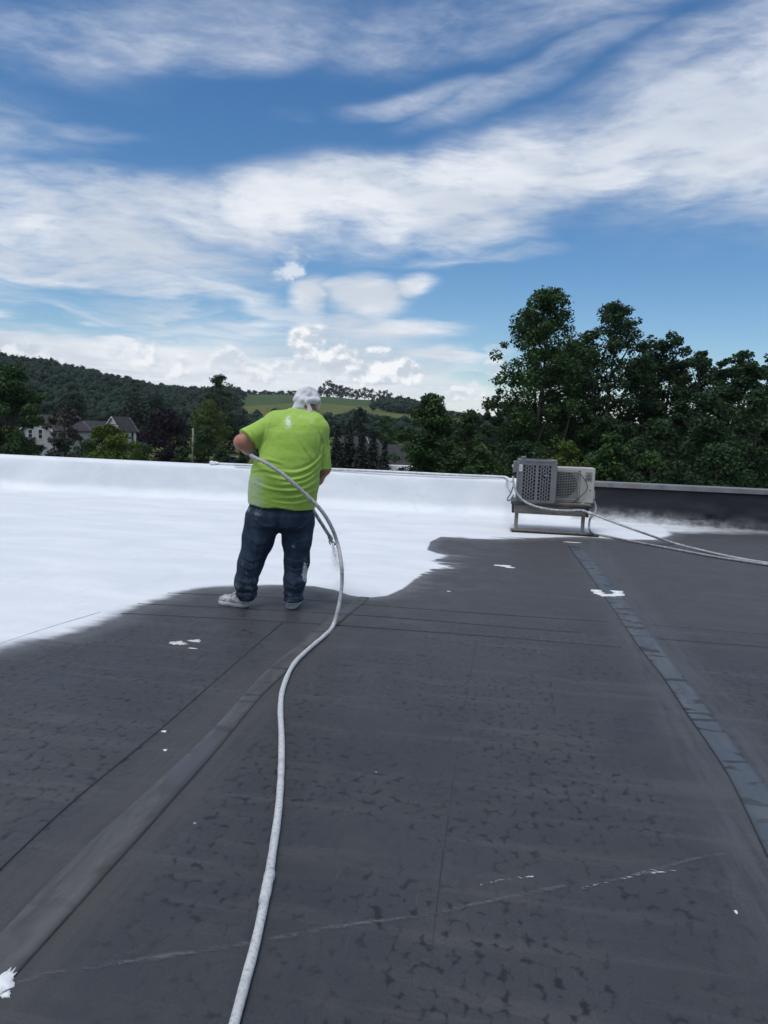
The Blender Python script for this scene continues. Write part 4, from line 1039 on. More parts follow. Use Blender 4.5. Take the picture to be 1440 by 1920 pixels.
# ------------------------------------------------------------------ air conditioners on their stand
def make_ac():
    base = gnd(1030, 1003); SX0, SX1 = gnd(960, 998)[0] + 0.02, gnd(1098, 1004)[0] + 0.02
    SY = 10.82; W_ = SX1 - SX0; DEP = 0.80; TOP = 0.44
    root = empty('equipment_stand', ((SX0 + SX1) / 2, SY, 0)); tag(root, 'weathered wooden stand carrying both air conditioners', 'stand')
    def wood(name, a, b, dr):
        m, t, bs = new_mat(name); co = obj_co(t)
        n = t.noise(t.mapping(co, scale=dr), 6, 6, 0.65, 0.5)
        c = t.mix(t.ramp(n, 0.3, 0.7), a, b); n2 = t.noise(co, 3.0, 4, 0.6)
        c = t.mix(t.ramp(n2, 0.50, 0.68, 0, 0.6), c, (0.20, 0.185, 0.165))
        t.l.new(c, bs.inputs['Base Color']); bs.inputs['Roughness'].default_value = 0.85; bump(t, bs, n, 0.4, 0.01); return m
    wd = wood('grey_timber', (0.085, 0.076, 0.068), (0.20, 0.182, 0.16), (1, 6, 9)); wl = wood('pale_timber', (0.13, 0.115, 0.095), (0.26, 0.235, 0.20), (6, 6, 1)); dk = wood('dark_timber', (0.022, 0.020, 0.019), (0.05, 0.045, 0.04), (1, 5, 5))
    h = W_ / 2
    b = MB(); b.box2((-h, 0, TOP - 0.155), (h - 0.05, 0.04, TOP - 0.02), bevel=0.004); b.build('front_board', wd, root)
    b = MB(); b.box2((-h + 0.02, DEP - 0.04, TOP - 0.155), (h - 0.05, DEP, TOP - 0.02), bevel=0.004); b.build('rear_board', wd, root)
    b = MB(); b.box2((h - 0.048, -0.012, TOP - 0.16), (h - 0.008, DEP, TOP - 0.02), bevel=0.004); b.build('side_board', dk, root)
    b = MB(); b.box2((-h - 0.042, -0.005, TOP - 0.15), (-h - 0.002, DEP, TOP - 0.02), bevel=0.004); b.build('side_board', dk, root)
    for i in range(6):
        y0 = -0.03 + i * 0.142; b = MB(); b.box2((-h - 0.06, y0, TOP - 0.018), (h + 0.035, y0 + 0.136, TOP + 0.012 + 0.002 * (i % 2)), bevel=0.004); b.build('plank', dk if i == 0 else wd, root)
    for xx, yy, z0 in ((-h + 0.01, 0.045, 0.045), (h - 0.10, 0.045, 0.045), (-h + 0.012, DEP - 0.095, 0.005), (h - 0.035, DEP - 0.095, 0.005)):
        b = MB(); b.box2((xx, yy, z0), (xx + 0.05, yy + 0.045, TOP - 0.02), bevel=0.004); b.build('leg', wl, root)
    b = MB(); b.box2((-h - 0.05, 0.02, 0.0175), (h + 0.06, 0.12, 0.046), bevel=0.005); b.build('skid', wl, root)
    b = MB(); b.box2((-h - 0.03, -0.02, 0.0045), (h + 0.16, 0.16, 0.0165), bevel=0.003); b.build('rubber_pad', simple('rubber_pad', (0.02, 0.02, 0.021), 0.8, 0.2, 5), root)

    zt = TOP + 0.016
    # ---------------- grey condenser
    PXM = 10.95 / F_PX
    gw, gh, gd = 0.545, 0.60, 0.56
    gx = gnd(960, 998)[0] + 0.03
    r = empty('condenser_unit', (SX0 + 0.02, SY + 0.02, zt)); tag(r, 'grey louvred box condenser on the wooden stand', 'air conditioner')
    gm = simple('grey_enamel', (0.165, 0.17, 0.178), 0.45, 0.10, 6, spec=0.45, dirt=(0.10, 0.10, 0.10), dirt_amt=0.3); dkm = simple('dark_inside', (0.010, 0.010, 0.011), 0.8, 0.2, 10)
    coil = simple('coil_fins', (0.022, 0.022, 0.023), 0.6, 0.2, 30)
    def grille(width, height, marg, cols_groups, zflip=False):
        """flat sheet in x,z with staggered upright slots cut right through, as a list of boxes between the slots"""
        cells = []
        return cells
    def slotted(name, W0, Hh, origin, ux, groups, rows):
        """panel made of bars and bridges so that each slot is a real opening. ux: direction of the panel's width"""
        b = MB(); ux = Vector(ux); nrm = Vector((ux.y, -ux.x, 0)); th = 0.012
        def bar(u0, u1, z0, z1, o=0.0):
            c = Vector(origin) + ux * ((u0 + u1) / 2) + Vector((0, 0, (z0 + z1) / 2)) + nrm * o
            b.box(tuple(c), (u1 - u0, th, z1 - z0), rot=(0, 0, math.atan2(ux.y, ux.x)))
        zb, zt_ = 0.035, Hh - 0.045
        bar(0, W0, 0, zb); bar(0, W0, zt_, Hh)
        edges = [0.0]
        for (u0, u1, nc) in groups:
            bar(edges[-1], u0, zb, zt_); edges.append(u1)
            cw = (u1 - u0) / nc
            for c in range(nc):
                a = u0 + c * cw
                if c > 0: bar(a - cw * 0.19, a + cw * 0.19, zb, zt_)
                off = 0.5 if c % 2 else 0.0; rh = (zt_ - zb) / rows
                for k in range(rows + 1):
                    zc = zb + (k + off) * rh
                    if zc < zt_ - 0.004: bar(a + (cw * 0.19 if c else 0), a + cw - (cw * 0.19 if c < nc - 1 else 0), max(zb, zc - rh * 0.13), min(zt_, zc + rh * 0.13), 0.0008)
        bar(edges[-1], W0, zb, zt_)
        return b
    slotted('louver', gw, gh, (0, 0, 0), (1, 0, 0), [(0.075, 0.255, 5), (0.295, 0.475, 5)], 10).build('louver_panel', gm, r)
    slotted('louver', gd - 0.03, gh, (0.0, gd, 0), (0, -1, 0), [(0.05, 0.24, 5), (0.28, 0.47, 5)], 10).build('louver_panel', gm, r)
    slotted('louver', gd - 0.03, gh, (gw, 0.03, 0), (0, 1, 0), [(0.05, 0.24, 5), (0.28, 0.47, 5)], 10).build('louver_panel', gm, r)
    b = MB(); b.box2((-0.003, gd - 0.008, 0), (gw + 0.003, gd + 0.006, gh)); b.build('rear_panel', gm, r)
    for cx, cy in ((0, 0), (gw, 0), (0, gd), (gw, gd)):
        b = MB(); b.box((cx, cy, gh / 2), (0.030, 0.030, gh - 0.004), bevel=0.006); b.build('corner_post', gm, r)
    b = MB(); b.box2((0.03, 0.03, 0.01), (gw - 0.03, gd - 0.03, gh - 0.06)); b.build('coil', coil, r)
    # top rim with round fan opening
    bm = MB(); n = 32; cx, cy, R0 = gw / 2, gd / 2, 0.225
    out, inn = [], []
    for k in range(n):
        a = 2 * math.pi * k / n; c, s = math.cos(a), math.sin(a); q = min((gw / 2 + 0.012) / max(abs(c), 1e-6), (gd / 2 + 0.012) / max(abs(s), 1e-6))
        out.append((cx + c * q, cy + s * q)); inn.append((cx + c * R0, cy + s * R0))
    rings = [[bm.bm.verts.new((*p, gh)) for p in out], [bm.bm.verts.new((*p, gh + 0.028)) for p in out], [bm.bm.verts.new((*p, gh + 0.034)) for p in inn], [bm.bm.verts.new((*p, gh - 0.03)) for p in inn]]
    for a, c in zip(rings, rings[1:]):
        for k in range(n): bm.bm.faces.new((a[k], a[(k + 1) % n], c[(k + 1) % n], c[k]))
    bm.build('top_rim', gm, r)
    wb = MB()
    for rr in (0.05, 0.10, 0.15, 0.20):
        pts = [(cx + rr * math.cos(a), cy + rr * math.sin(a), gh + 0.025) for a in np.linspace(0, 2 * math.pi, 25)]
        for p, q in zip(pts, pts[1:]): wb.cyl(p, q, 0.003, None, 5)
    for a in np.linspace(0, 2 * math.pi, 9)[:-1]: wb.cyl((cx, cy, gh + 0.025), (cx + R0 * math.cos(a), cy + R0 * math.sin(a), gh + 0.025), 0.003, None, 5)
    wb.build('fan_guard', dkm, r)
    # badge with its red and blue lettering band, sticker, disconnect box
    b = MB(); b.box2((0.335, -0.016, 0.385), (0.430, -0.0065, 0.425), bevel=0.003); bd = b.build('badge', simple('badge_navy', (0.012, 0.016, 0.04), 0.35, 0.05, 5), r)
    b = MB(); b.box2((0.340, -0.0185, 0.394), (0.368, -0.0165, 0.416)); b.build('badge_emblem', simple('badge_red', (0.22, 0.03, 0.03), 0.4, 0.05, 5), bd)
    for k in range(5):
        b = MB(); b.box2((0.380 + k * 0.0095, -0.0185, 0.399), (0.3865 + k * 0.0095, -0.0165, 0.411)); b.build('badge_letter', simple('badge_white', (0.6, 0.6, 0.62), 0.5, 0.05, 5), bd)
    b = MB(); b.box2((0.012, -0.0185, 0.455), (0.058, -0.0165, 0.555)); st = b.build('sticker', simple('paper_label', (0.68, 0.69, 0.70), 0.6, 0.12, 25), r)
    for k in range(4):
        b = MB(); b.box2((0.017, -0.0205, 0.475 + k * 0.018), (0.040 + 0.008 * (k % 3), -0.0187, 0.481 + k * 0.018)); b.build('print_line', simple('label_print', (0.22, 0.23, 0.25), 0.6, 0.1, 25), st)
    b = MB(); b.box2((0.03, 0.03, gh + 0.034), (0.105, 0.10, gh + 0.075), bevel=0.006); b.build('junction_cap', gm, r)
    b = MB(); b.box2((-0.075, 0.06, 0.43), (-0.018, 0.20, 0.60), bevel=0.006); db = b.build('disconnect_box', gm, r)
    b = MB(); b.cyl((-0.095, 0.10, 0.52), (-0.075, 0.10, 0.52), 0.022, None, 10); b.build('switch_knob', simple('pale_knob', (0.4, 0.41, 0.42), 0.5, 0.1, 5), db)

    # ---------------- beige ducted unit
    q = empty('outdoor_unit', (SX0 + 0.36, SY + 0.34, zt)); tag(q, 'beige outdoor air conditioner with round fan grille behind the grey condenser', 'air conditioner')
    bw = 0.80; bh = 0.53; bd_ = 0.30
    be = simple('beige_enamel', (0.46, 0.445, 0.405), 0.5, 0.08, 4, dirt=(0.22, 0.20, 0.17), dirt_amt=0.35)
    fx = 0.34; fz = bh / 2 + 0.005; R = 0.205
    bm = MB()
    b = bm
    # casing: box with a round fan opening in its front face
    n = 40; fr_o, fr_i = [], []
    x0, x1, z0, z1 = 0.10, 0.585, 0.03, bh - 0.05
    for k in range(n):
        a = 2 * math.pi * k / n; c, s = math.cos(a), math.sin(a)
        tx = ((x1 - fx) if c > 0 else (fx - x0)) / max(abs(c), 1e-6); tz = ((z1 - fz) if s > 0 else (fz - z0)) / max(abs(s), 1e-6); t = min(tx, tz)
        fr_o.append((fx + c * t, fz + s * t)); fr_i.append((fx + c * R, fz + s * R))
    V1 = [b.bm.verts.new((p[0], 0.001, p[1])) for p in fr_o]; V2 = [b.bm.verts.new((p[0], 0.001, p[1])) for p in fr_i]; V3 = [b.bm.verts.new((p[0], 0.07, p[1])) for p in fr_i]
    for A, B in ((V1, V2), (V2, V3)):
        for k in range(n): b.bm.faces.new((A[k], A[(k + 1) % n], B[(k + 1) % n], B[k]))
    b.build('fan_surround', be, q)
    b = MB()
    b.box2((0, 0, 0.0), (x0, bd_, bh), bevel=0.012, seg=2); b.build('side_casing', be, q)
    b = MB(); b.box2((x1, 0, 0.0), (bw, bd_, bh), bevel=0.014, seg=2); b.build('service_casing', be, q)
    b = MB(); b.box2((x0 - 0.01, 0.002, bh - 0.052), (x1 + 0.01, bd_ - 0.002, bh - 0.002), bevel=0.01, seg=2); b.build('top_casing', be, q)
    b = MB(); b.box2((x0 - 0.01, 0.002, 0.002), (x1 + 0.01, bd_ - 0.002, 0.032), bevel=0.004); b.build('bottom_casing', be, q)
    b = MB(); b.box2((x0 - 0.008, 0.10, 0.03), (x1 + 0.008, bd_ - 0.01, bh - 0.05)); b.build('coil', dkm, q)
    # fan blades behind the guard
    for k in range(3):
        b = MB(); a = 2 * math.pi * k / 3 + 0.4
        pts = [(fx + rr * math.cos(a + da), 0.075 - 0.02 * da, fz + rr * math.sin(a + da)) for rr, da in ((0.03, -0.5), (0.19, -0.35), (0.195, 0.1), (0.18, 0.5), (0.03, 0.6))]
        b.prism(pts, (0, 0.006, 0)); b.build('fan_blade', simple('fan_blade', (0.05, 0.052, 0.055), 0.5, 0.1, 6), q)
    gb = MB(); gm2 = simple('beige_grille', (0.30, 0.295, 0.275), 0.5, 0.1, 6)
    for k in range(17):
        z = z0 + 0.03 + k * (z1 - z0 - 0.06) / 16; gb.box2((x0 + 0.02, -0.022, z - 0.0035), (x1 - 0.02, -0.014, z + 0.0035))
    for k in range(12):
        x = x0 + 0.03 + k * (x1 - x0 - 0.06) / 11; gb.box2((x - 0.003, -0.0135, z0 + 0.02), (x + 0.003, -0.007, z1 - 0.02))
    for a_, c_ in (((x0 + 0.01, -0.024, z0 + 0.008), (x1 - 0.01, 0.0, z0 + 0.022)), ((x0 + 0.01, -0.024, z1 - 0.022), (x1 - 0.01, 0.0, z1 - 0.008)), ((x0 + 0.008, -0.0245, z0 + 0.022), (x0 + 0.022, 0.0, z1 - 0.022)), ((x1 - 0.022, -0.0245, z0 + 0.022), (x1 - 0.008, 0.0, z1 - 0.022))):
        gb.box2(a_, c_)
    gb.build('fan_guard', gm2, q)
    # emblem plate with three diamonds and a wordmark
    b = MB(); b.box2((0.660, -0.006, 0.335), (0.758, -0.0005, 0.470), bevel=0.002); pl = b.build('emblem_plate', simple('plate_grey', (0.22, 0.22, 0.215), 0.5, 0.12, 12), q)
    dm = simple('emblem_dark', (0.035, 0.035, 0.036), 0.5, 0.1, 10); ecx, ecz, L_ = 0.709, 0.418, 0.030
    for a in (90, 210, 330):
        u = (math.cos(rad(a)), math.sin(rad(a))); v1 = (math.cos(rad(a - 30)) * L_ / math.sqrt(3) * 1.0, math.sin(rad(a - 30)) * L_ / math.sqrt(3)); v2 = (math.cos(rad(a + 30)) * L_ / math.sqrt(3), math.sin(rad(a + 30)) * L_ / math.sqrt(3))
        b = MB(); b.prism([(ecx, -0.0085, ecz), (ecx + v1[0], -0.0085, ecz + v1[1]), (ecx + u[0] * L_, -0.0085, ecz + u[1] * L_), (ecx + v2[0], -0.0085, ecz + v2[1])], (0, 0.002, 0)); b.build('emblem_diamond', dm, pl)
    for j, (zz, w, nn) in enumerate(((0.374, 0.078, 10), (0.357, 0.056, 8))):
        for k in range(nn):
            b = MB(); xx = ecx - w / 2 + k * w / nn; b.box2((xx, -0.0085, zz - 0.005), (xx + w / nn * 0.62, -0.0065, zz + 0.005)); b.build('wordmark_letter', dm, pl)
    b = MB(); b.cyl((0.742, -0.006, 0.20), (0.742, 0.004, 0.20), 0.010, None, 10); b.build('screw_cap', dm, q)
    for x in (0.07, 0.62):
        b = MB(); b.box2((x, -0.05, -0.012), (x + 0.05, bd_ + 0.03, 0.001), bevel=0.003); b.build('foot', be, q)
    b = MB(); b.box2((bw + 0.0, 0.05, 0.06), (bw + 0.022, 0.20, 0.19), bevel=0.006); vc = b.build('valve_cover', be, q)
    b = MB(); b.cyl((bw + 0.02, 0.08, 0.10), (bw + 0.05, 0.08, 0.10), 0.014, None, 8); b.build('valve', dm, vc)
    # thin black cable hanging over its front
    def w2(pts): return [np.array(at_Y(px, py, Y)) for px, py, Y in pts]
    o = tube('black_cable', catmull(w2([(1088, 884, SY + 0.42), (1087, 888, SY + 0.31), (1093, 895, SY + 0.30), (1101, 909, SY + 0.30), (1099, 920, SY + 0.30), (1085, 934, SY + 0.29), (1066, 948, SY + 0.27), (1050, 949, SY + 0.24), (1036, 945, SY + 0.20)]), 6), 0.0055, simple('black_cable', (0.012, 0.012, 0.013), 0.5, 0.1, 5))
    tag(o, 'thin black cable hanging over the front of the beige air conditioner', 'cable')
    # grey conduit loops on the condenser's left side
    cm = simple('grey_conduit', (0.20, 0.205, 0.21), 0.5, 0.15, 10)
    o = tube('conduit_loop', catmull(w2([(962, 902, SY + 0.10), (962, 912, SY + 0.06), (957, 926, SY + 0.05), (952, 934, SY + 0.05), (953, 939, SY + 0.06), (959, 935, SY + 0.08), (963, 928, SY + 0.10)]), 6), 0.010, cm)
    tag(o, 'grey flexible conduit looped beside the grey condenser', 'conduit')
    # ---------------- hoses
    hm = simple('paint_crusted_hose', (0.34, 0.35, 0.36), 0.6, 0.25, 30, bumpv=0.4, dirt=(0.66, 0.67, 0.68), dirt_amt=0.8)
    hr = 0.016
    P = w2([(962, 893, SY + 0.0), (963, 906, SY - 0.03), (968, 922, SY - 0.035), (981, 938, SY - 0.04), (1000, 948, SY - 0.045), (1030, 955, SY - 0.05), (1062, 957.5, SY - 0.06), (1090, 957, SY - 0.06), (1106, 962, SY - 0.10)])
    P += [np.array(at_Y(1150, 979, 10.45)), np.array(at_Y(1200, 997, 10.1))]
    P += [gnd(*p, hr) for p in [(1262, 1018), (1320, 1033), (1380, 1046), (1440, 1056), (1540, 1070), (1700, 1088)]]
    o = tube('draped_hose', catmull(P, 8), hr, hm, n=10); tag(o, 'pale hose draped across the condenser front and running down onto the roof', 'hose')
    V, Q_, T_ = tube_arrays([P[8] + np.array([-0.02, 0, 0.008]), P[8] + np.array([0.03, -0.03, -0.012])], 0.021, 10)
    link('hose_coupling', mesh_np('hose_coupling', V, Q_, T_), simple('pale_coupling', (0.55, 0.56, 0.57), 0.5, 0.1, 20), o, True)
    P2 = w2([(1113, 938, SY + 0.42), (1117, 950, SY + 0.40), (1115, 962, SY + 0.30), (1107, 972, SY + 0.15), (1104.5, 984, SY - 0.0), (1106, 995, SY - 0.06)])
    P2 += [gnd(*p, hr) for p in [(1114, 1001.5), (1135, 1005), (1180, 1014), (1250, 1027), (1330, 1042), (1400, 1053), (1470, 1063), (1560, 1075), (1700, 1093)]]
    o = tube('return_hose', catmull(P2, 8), hr, simple('grey_hose', (0.24, 0.24, 0.245), 0.6, 0.25, 30, bumpv=0.3, dirt=(0.5, 0.5, 0.5), dirt_amt=0.6), n=10); tag(o, 'grey hose looping down from behind the beige air conditioner', 'hose')

    # ---------------- refrigerant lines lying on the parapet
    wpm = simple('coated_pipe', (0.70, 0.71, 0.72), 0.6, 0.12, 12, bumpv=0.4, dirt=(0.35, 0.36, 0.37), dirt_amt=0.35)
    def top(px, dy=0.0, dz=0.0):
        p = at_Y(px, 880, WALL_Y + 0.12 + dy); return np.array([p[0], WALL_Y + 0.12 + dy, 0.657 + 0.02 + dz])
    xs = [405, 480, 560, 640, 720, 800, 880, 930]
    rs = np.random.RandomState(3)
    pts = [top(x, 0.03 * rs.randn() * 0.5, 0.006 * rs.rand()) for x in xs] + [top(950, -0.06, 0.0), np.array([SX0 - 0.08, 12.3, 0.66]), np.array([SX0 - 0.06, SY + 0.62, 0.72])]
    o = tube('refrigerant_line', catmull(pts, 8), 0.022, wpm, n=10); tag(o, 'thick white-coated pipe lying along the top of the parapet', 'pipe')
    pts = [top(x, -0.07 + 0.02 * rs.randn() * 0.5, -0.006) for x in [440, 540, 620, 720, 800, 880, 930]] + [top(952, -0.12, -0.005), np.array([SX0 - 0.14, 12.2, 0.60]), np.array([SX0 - 0.08, SY + 0.60, 0.55])]
    o = tube('drain_line', catmull(pts, 8), 0.012, simple('grey_pipe', (0.30, 0.31, 0.32), 0.5, 0.2, 12, dirt=(0.7, 0.7, 0.7), dirt_amt=0.7), n=8); tag(o, 'thin grey pipe lying beside the thick white pipe on the parapet', 'pipe')
    e = at_Y(398, 868, WALL_Y + 0.10)
    b = MB(); b.box((e[0], WALL_Y + 0.12, 0.690), (0.11, 0.10, 0.062), rot=(0, 0.25, 0.2), bevel=0.018, seg=2); b.cyl((e[0] + 0.04, WALL_Y + 0.12, 0.70), (e[0] + 0.12, WALL_Y + 0.12, 0.685), 0.024, None, 10)
    o = b.build('pipe_elbow', wpm, None); tag(o, 'white-coated elbow fitting at the end of the parapet pipe', 'pipe fitting')
make_ac()

# ------------------------------------------------------------------ the sprayer
def surfnet(V, org, h):
    """quad surface of the zero level of a sampled distance field"""
    nx, ny, nz = V.shape
    acc = np.zeros((nx - 1, ny - 1, nz - 1, 3), np.float32); cnt = np.zeros((nx - 1, ny - 1, nz - 1), np.float32)
    def sl(c): return V[c[0]:nx - 1 + c[0], c[1]:ny - 1 + c[1], c[2]:nz - 1 + c[2]]
    cs = [(a, b, c) for a in (0, 1) for b in (0, 1) for c in (0, 1)]
    for c0 in cs:
        for ax in range(3):
            if c0[ax]: continue
            c1 = list(c0); c1[ax] = 1
            v0, v1 = sl(c0), sl(c1); m = (v0 < 0) != (v1 < 0)
            t = np.where(m, v0 / np.where(m, v0 - v1, 1), 0)
            for k in range(3):
                acc[..., k] += np.where(m, c0[k] + (t if k == ax else 0), 0)
            cnt += m
    mask = cnt > 0
    idx = np.full(mask.shape, -1, np.int64); idx[mask] = np.arange(mask.sum())
    base = np.stack(np.nonzero(mask), -1)
    verts = (base + acc[mask] / cnt[mask][:, None]) * h + np.asarray(org)
    ins = V < 0; quads = []
    for ax in range(3):
        o = [a for a in range(3) if a != ax]
        A = np.take(ins, range(0, V.shape[ax] - 1), ax); B = np.take(ins, range(1, V.shape[ax]), ax)
        e = A != B; I = np.stack(np.nonzero(e), -1)
        ok = (I[:, o[0]] > 0) & (I[:, o[1]] > 0) & (I[:, o[0]] < V.shape[o[0]] - 1) & (I[:, o[1]] < V.shape[o[1]] - 1); I = I[ok]
        fl = A[tuple(I.T)]
        def cell(d0, d1):
            J = I.copy(); J[:, o[0]] += d0; J[:, o[1]] += d1; return idx[tuple(J.T)]
        q = np.stack([cell(-1, -1), cell(0, -1), cell(0, 0), cell(-1, 0)], -1)
        sgn = fl if ax != 1 else ~fl
        q[~sgn] = q[~sgn][:, ::-1]; quads.append(q)
    return verts, np.concatenate(quads)

class Field:
    def __init__(self, lo, hi, h):
        self.lo, self.h = np.array(lo, float), h
        n = np.ceil((np.array(hi) - self.lo) / h).astype(int) + 1
        g = [self.lo[i] + np.arange(n[i]) * h for i in range(3)]
        self.x, self.y, self.z = [a.astype(np.float32) for a in np.meshgrid(*g, indexing='ij')]
        self.d = np.full(self.x.shape, 9.0, np.float32)
    def add(self, d, k=0.02):
        a, b = self.d, d
        hh = np.clip(0.5 + 0.5 * (b - a) / k, 0, 1); self.d = b * (1 - hh) + a * hh - k * hh * (1 - hh); return self
    def cone(self, a, b, ra, rb, k=0.02, sy=1.0):
        a, b = np.array(a, float), np.array(b, float); ba = b - a
        px, py, pz = self.x - a[0], (self.y - a[1]), self.z - a[2]
        t = np.clip((px * ba[0] + py * ba[1] + pz * ba[2]) / (ba @ ba + 1e-9), 0, 1)
        dx, dy, dz = px - ba[0] * t, (py - ba[1] * t) / sy, pz - ba[2] * t
        return self.add(np.sqrt(dx * dx + dy * dy + dz * dz) - (ra + (rb - ra) * t), k)
    def chain(self, pts, rs, k=0.02, sy=1.0):
        for i in range(len(pts) - 1): self.cone(pts[i], pts[i + 1], rs[i], rs[i + 1], k, sy)
        return self
    def ell(self, c, r, k=0.02, rz=0.0):
        X, Y, Z = self.x - c[0], self.y - c[1], self.z - c[2]
        if rz: X, Y = X * math.cos(rz) + Y * math.sin(rz), -X * math.sin(rz) + Y * math.cos(rz)
        q = np.sqrt((X / r[0]) ** 2 + (Y / r[1]) ** 2 + (Z / r[2]) ** 2)
        return self.add((q - 1) * min(r), k)
    def column(self, zs, cx, cy, a, b, k=0.02, p=2.3):
        """stacked oval cross-sections"""
        o = np.argsort(zs); zs = np.array(zs)[o]
        f = lambda v: np.interp(self.z, zs, np.array(v)[o]).astype(np.float32)
        A, B = f(a), f(b); X, Y = np.abs(self.x - f(cx)) / A, np.abs(self.y - f(cy)) / B
        q = (X ** p + Y ** p) ** (1 / p); d = (q - 1) * np.minimum(A, B)
        d = np.maximum(d, np.maximum(self.z - zs[-1], zs[0] - self.z)); return self.add(d, k)
    def cut(self, n, p):                      # keep the side where n.(x-p) < 0
        n = np.array(n, float); n /= np.linalg.norm(n)
        self.d = np.maximum(self.d, (self.x - p[0]) * n[0] + (self.y - p[1]) * n[1] + (self.z - p[2]) * n[2]); return self
    def mesh(self):
        d = self.d.copy()
        for ax in range(3):
            for e in (0, -1):
                s = [slice(None)] * 3; s[ax] = e; d[tuple(s)] = np.maximum(d[tuple(s)], 0.01)
        return surfnet(d, self.lo, self.h)
    def near(self, a, b, half=None):
        pass

def make_person():
    base = gnd(507, 1144); dr = ray(525, 960); ang = math.atan2(dr[1], dr[0]) - math.pi / 2
    yd = np.array([-math.sin(ang), math.cos(ang), 0.0]); xd = np.array([math.cos(ang), math.sin(ang), 0.0])
    root = empty('person', tuple(base), ang)
    tag(root, 'heavy-set person in lime T-shirt, paint-stained jeans and white head wrap, spraying with their back turned', 'person')
    def L(px, py, dy=0.0):                    # photo pixel on the upright plane dy metres beyond the person -> local point
        d = ray(px, py); t = (yd @ (base + yd * dy - CAM)) / (yd @ d); q = CAM + d * t - base
        return np.array([q @ xd, q @ yd, q[2]])
    def G(px, py):
        q = gnd(px, py) - base; return np.array([q @ xd, q @ yd, 0.0])
    def Wd(l): return base + xd * l[0] + yd * l[1] + np.array([0, 0, l[2]])
    S = float((base - CAM) @ _f) / F_PX        # metres per photo pixel here

    # key joints
    hipz = L(525, 955)[2]
    sh_l, el_l, hand_l = L(508, 798, 0.02), L(453, 829, -0.05), L(481, 851, 0.10)
    sh_r, el_r, hand_r = L(597, 805, 0.04), L(607, 879, 0.06), L(577, 925, 0.34)
    neck, head = L(572, 778, 0.10), L(575, 756, 0.15)

    # ---- shirt
    f = Field((-0.44, -0.36, 0.72), (0.60, 0.46, 1.72), 0.008)
    ys = [958, 950, 930, 905, 880, 855, 830, 810, 795, 783, 774, 766]
    zs = [L(530, y)[2] for y in ys]
    cx = [L(x, y)[0] for x, y in zip([528.5, 528.5, 530, 533, 537, 543, 547, 550, 553, 557, 561, 566], ys)]
    aa = [S * w for w in [61.5, 62, 62.5, 63.5, 63, 60.5, 59, 58, 54, 45, 33, 20]]
    bb = [0.205, 0.21, 0.22, 0.23, 0.225, 0.215, 0.205, 0.19, 0.165, 0.135, 0.10, 0.07]
    cy = [0.03, 0.03, 0.03, 0.03, 0.03, 0.03, 0.04, 0.05, 0.06, 0.075, 0.09, 0.10]
    f.column(zs, cx, cy, aa, bb, 0.02, 2.25)
    f.cone(L(545, 790, 0.06), L(520, 792, 0.05), 0.085, 0.09, 0.05)
    f.cone(sh_l + [0.03, 0, 0.0], sh_l + (el_l - sh_l) * 0.98, 0.095, 0.088, 0.035)
    f.cone(L(590, 800, 0.05), sh_r, 0.10, 0.085, 0.05)
    f.cone(sh_r, el_r + [0.0, 0, -0.02], 0.080, 0.066, 0.025)
    # folds: cloth ridges following lines across the back
    X, Y, Z = f.x, f.y, f.z
    def ridge(line, amp, sig, front=False):
        pts = catmull([L(px, py, 0)[[0, 2]] for px, py in line], 5); best = np.full(X.shape, 9.0, np.float32); side = np.zeros(X.shape, np.float32); fade = np.zeros(X.shape, np.float32)
        n = len(pts) - 1
        for i in range(n):
            a0, b0 = pts[i], pts[i + 1]; e = b0 - a0
            t = np.clip(((X - a0[0]) * e[0] + (Z - a0[1]) * e[1]) / (e @ e + 1e-9), 0, 1)
            dx, dz = X - a0[0] - e[0] * t, Z - a0[1] - e[1] * t; dd = np.sqrt(dx * dx + dz * dz)
            s = np.sign(e[0] * dz - e[1] * dx); m = dd < best
            best = np.where(m, dd, best); side = np.where(m, s, side); fade = np.where(m, np.sin(math.pi * np.clip((i + t) / n, 0.02, 0.98)) ** 0.5, fade)
        q = best * side
        return (np.exp(-((q - sig * 0.8) / sig) ** 2) - 0.9 * np.exp(-((q + sig * 0.8) / sig) ** 2)).astype(np.float32) * amp * fade * (Y < 0.12)
    FO = [([(606, 848), (585, 868), (555, 880), (520, 878)], 0.008, 0.011), ([(604, 862), (580, 884), (545, 894), (505, 888)], 0.009, 0.011), ([(600, 878), (570, 898), (530, 902)], 0.007, 0.010),
          ([(598, 896), (560, 912), (515, 912), (482, 902)], 0.008, 0.011), ([(595, 912), (555, 926), (520, 926)], 0.006, 0.009), ([(592, 930), (550, 938), (510, 934)], 0.005, 0.009),
          ([(600, 806), (604, 830), (598, 856)], 0.008, 0.012), ([(585, 790), (596, 815), (596, 842)], 0.006, 0.011), ([(570, 792), (582, 822), (590, 850)], 0.006, 0.012), ([(556, 806), (566, 835), (585, 862)], 0.005, 0.012),
          ([(497, 780), (500, 805), (492, 830), (484, 850)], 0.007, 0.011), ([(508, 800), (498, 828), (487, 846)], 0.005, 0.010), ([(470, 868), (500, 862), (535, 870)], 0.006, 0.010), ([(470, 885), (495, 880), (520, 886)], 0.005, 0.010),
          ([(470, 805), (478, 818), (478, 836)], 0.006, 0.009), ([(455, 815), (466, 826), (474, 838)], 0.005, 0.008), ([(612, 820), (616, 842), (612, 868)], 0.005, 0.009), ([(607, 835), (608, 858), (604, 880)], 0.008, 0.008)]
    for ln_, am_, sg_ in FO: f.d -= ridge(ln_, am_, sg_)
    f.d += -0.006 * vnoise(X * 9, Y * 9, Z * 9) - 0.014 * vnoise(X * 4 + 7, Y * 4, Z * 4) - 0.004 * vnoise(X * 7 + Z * 9, Y * 8, Z * 16 - X * 5)
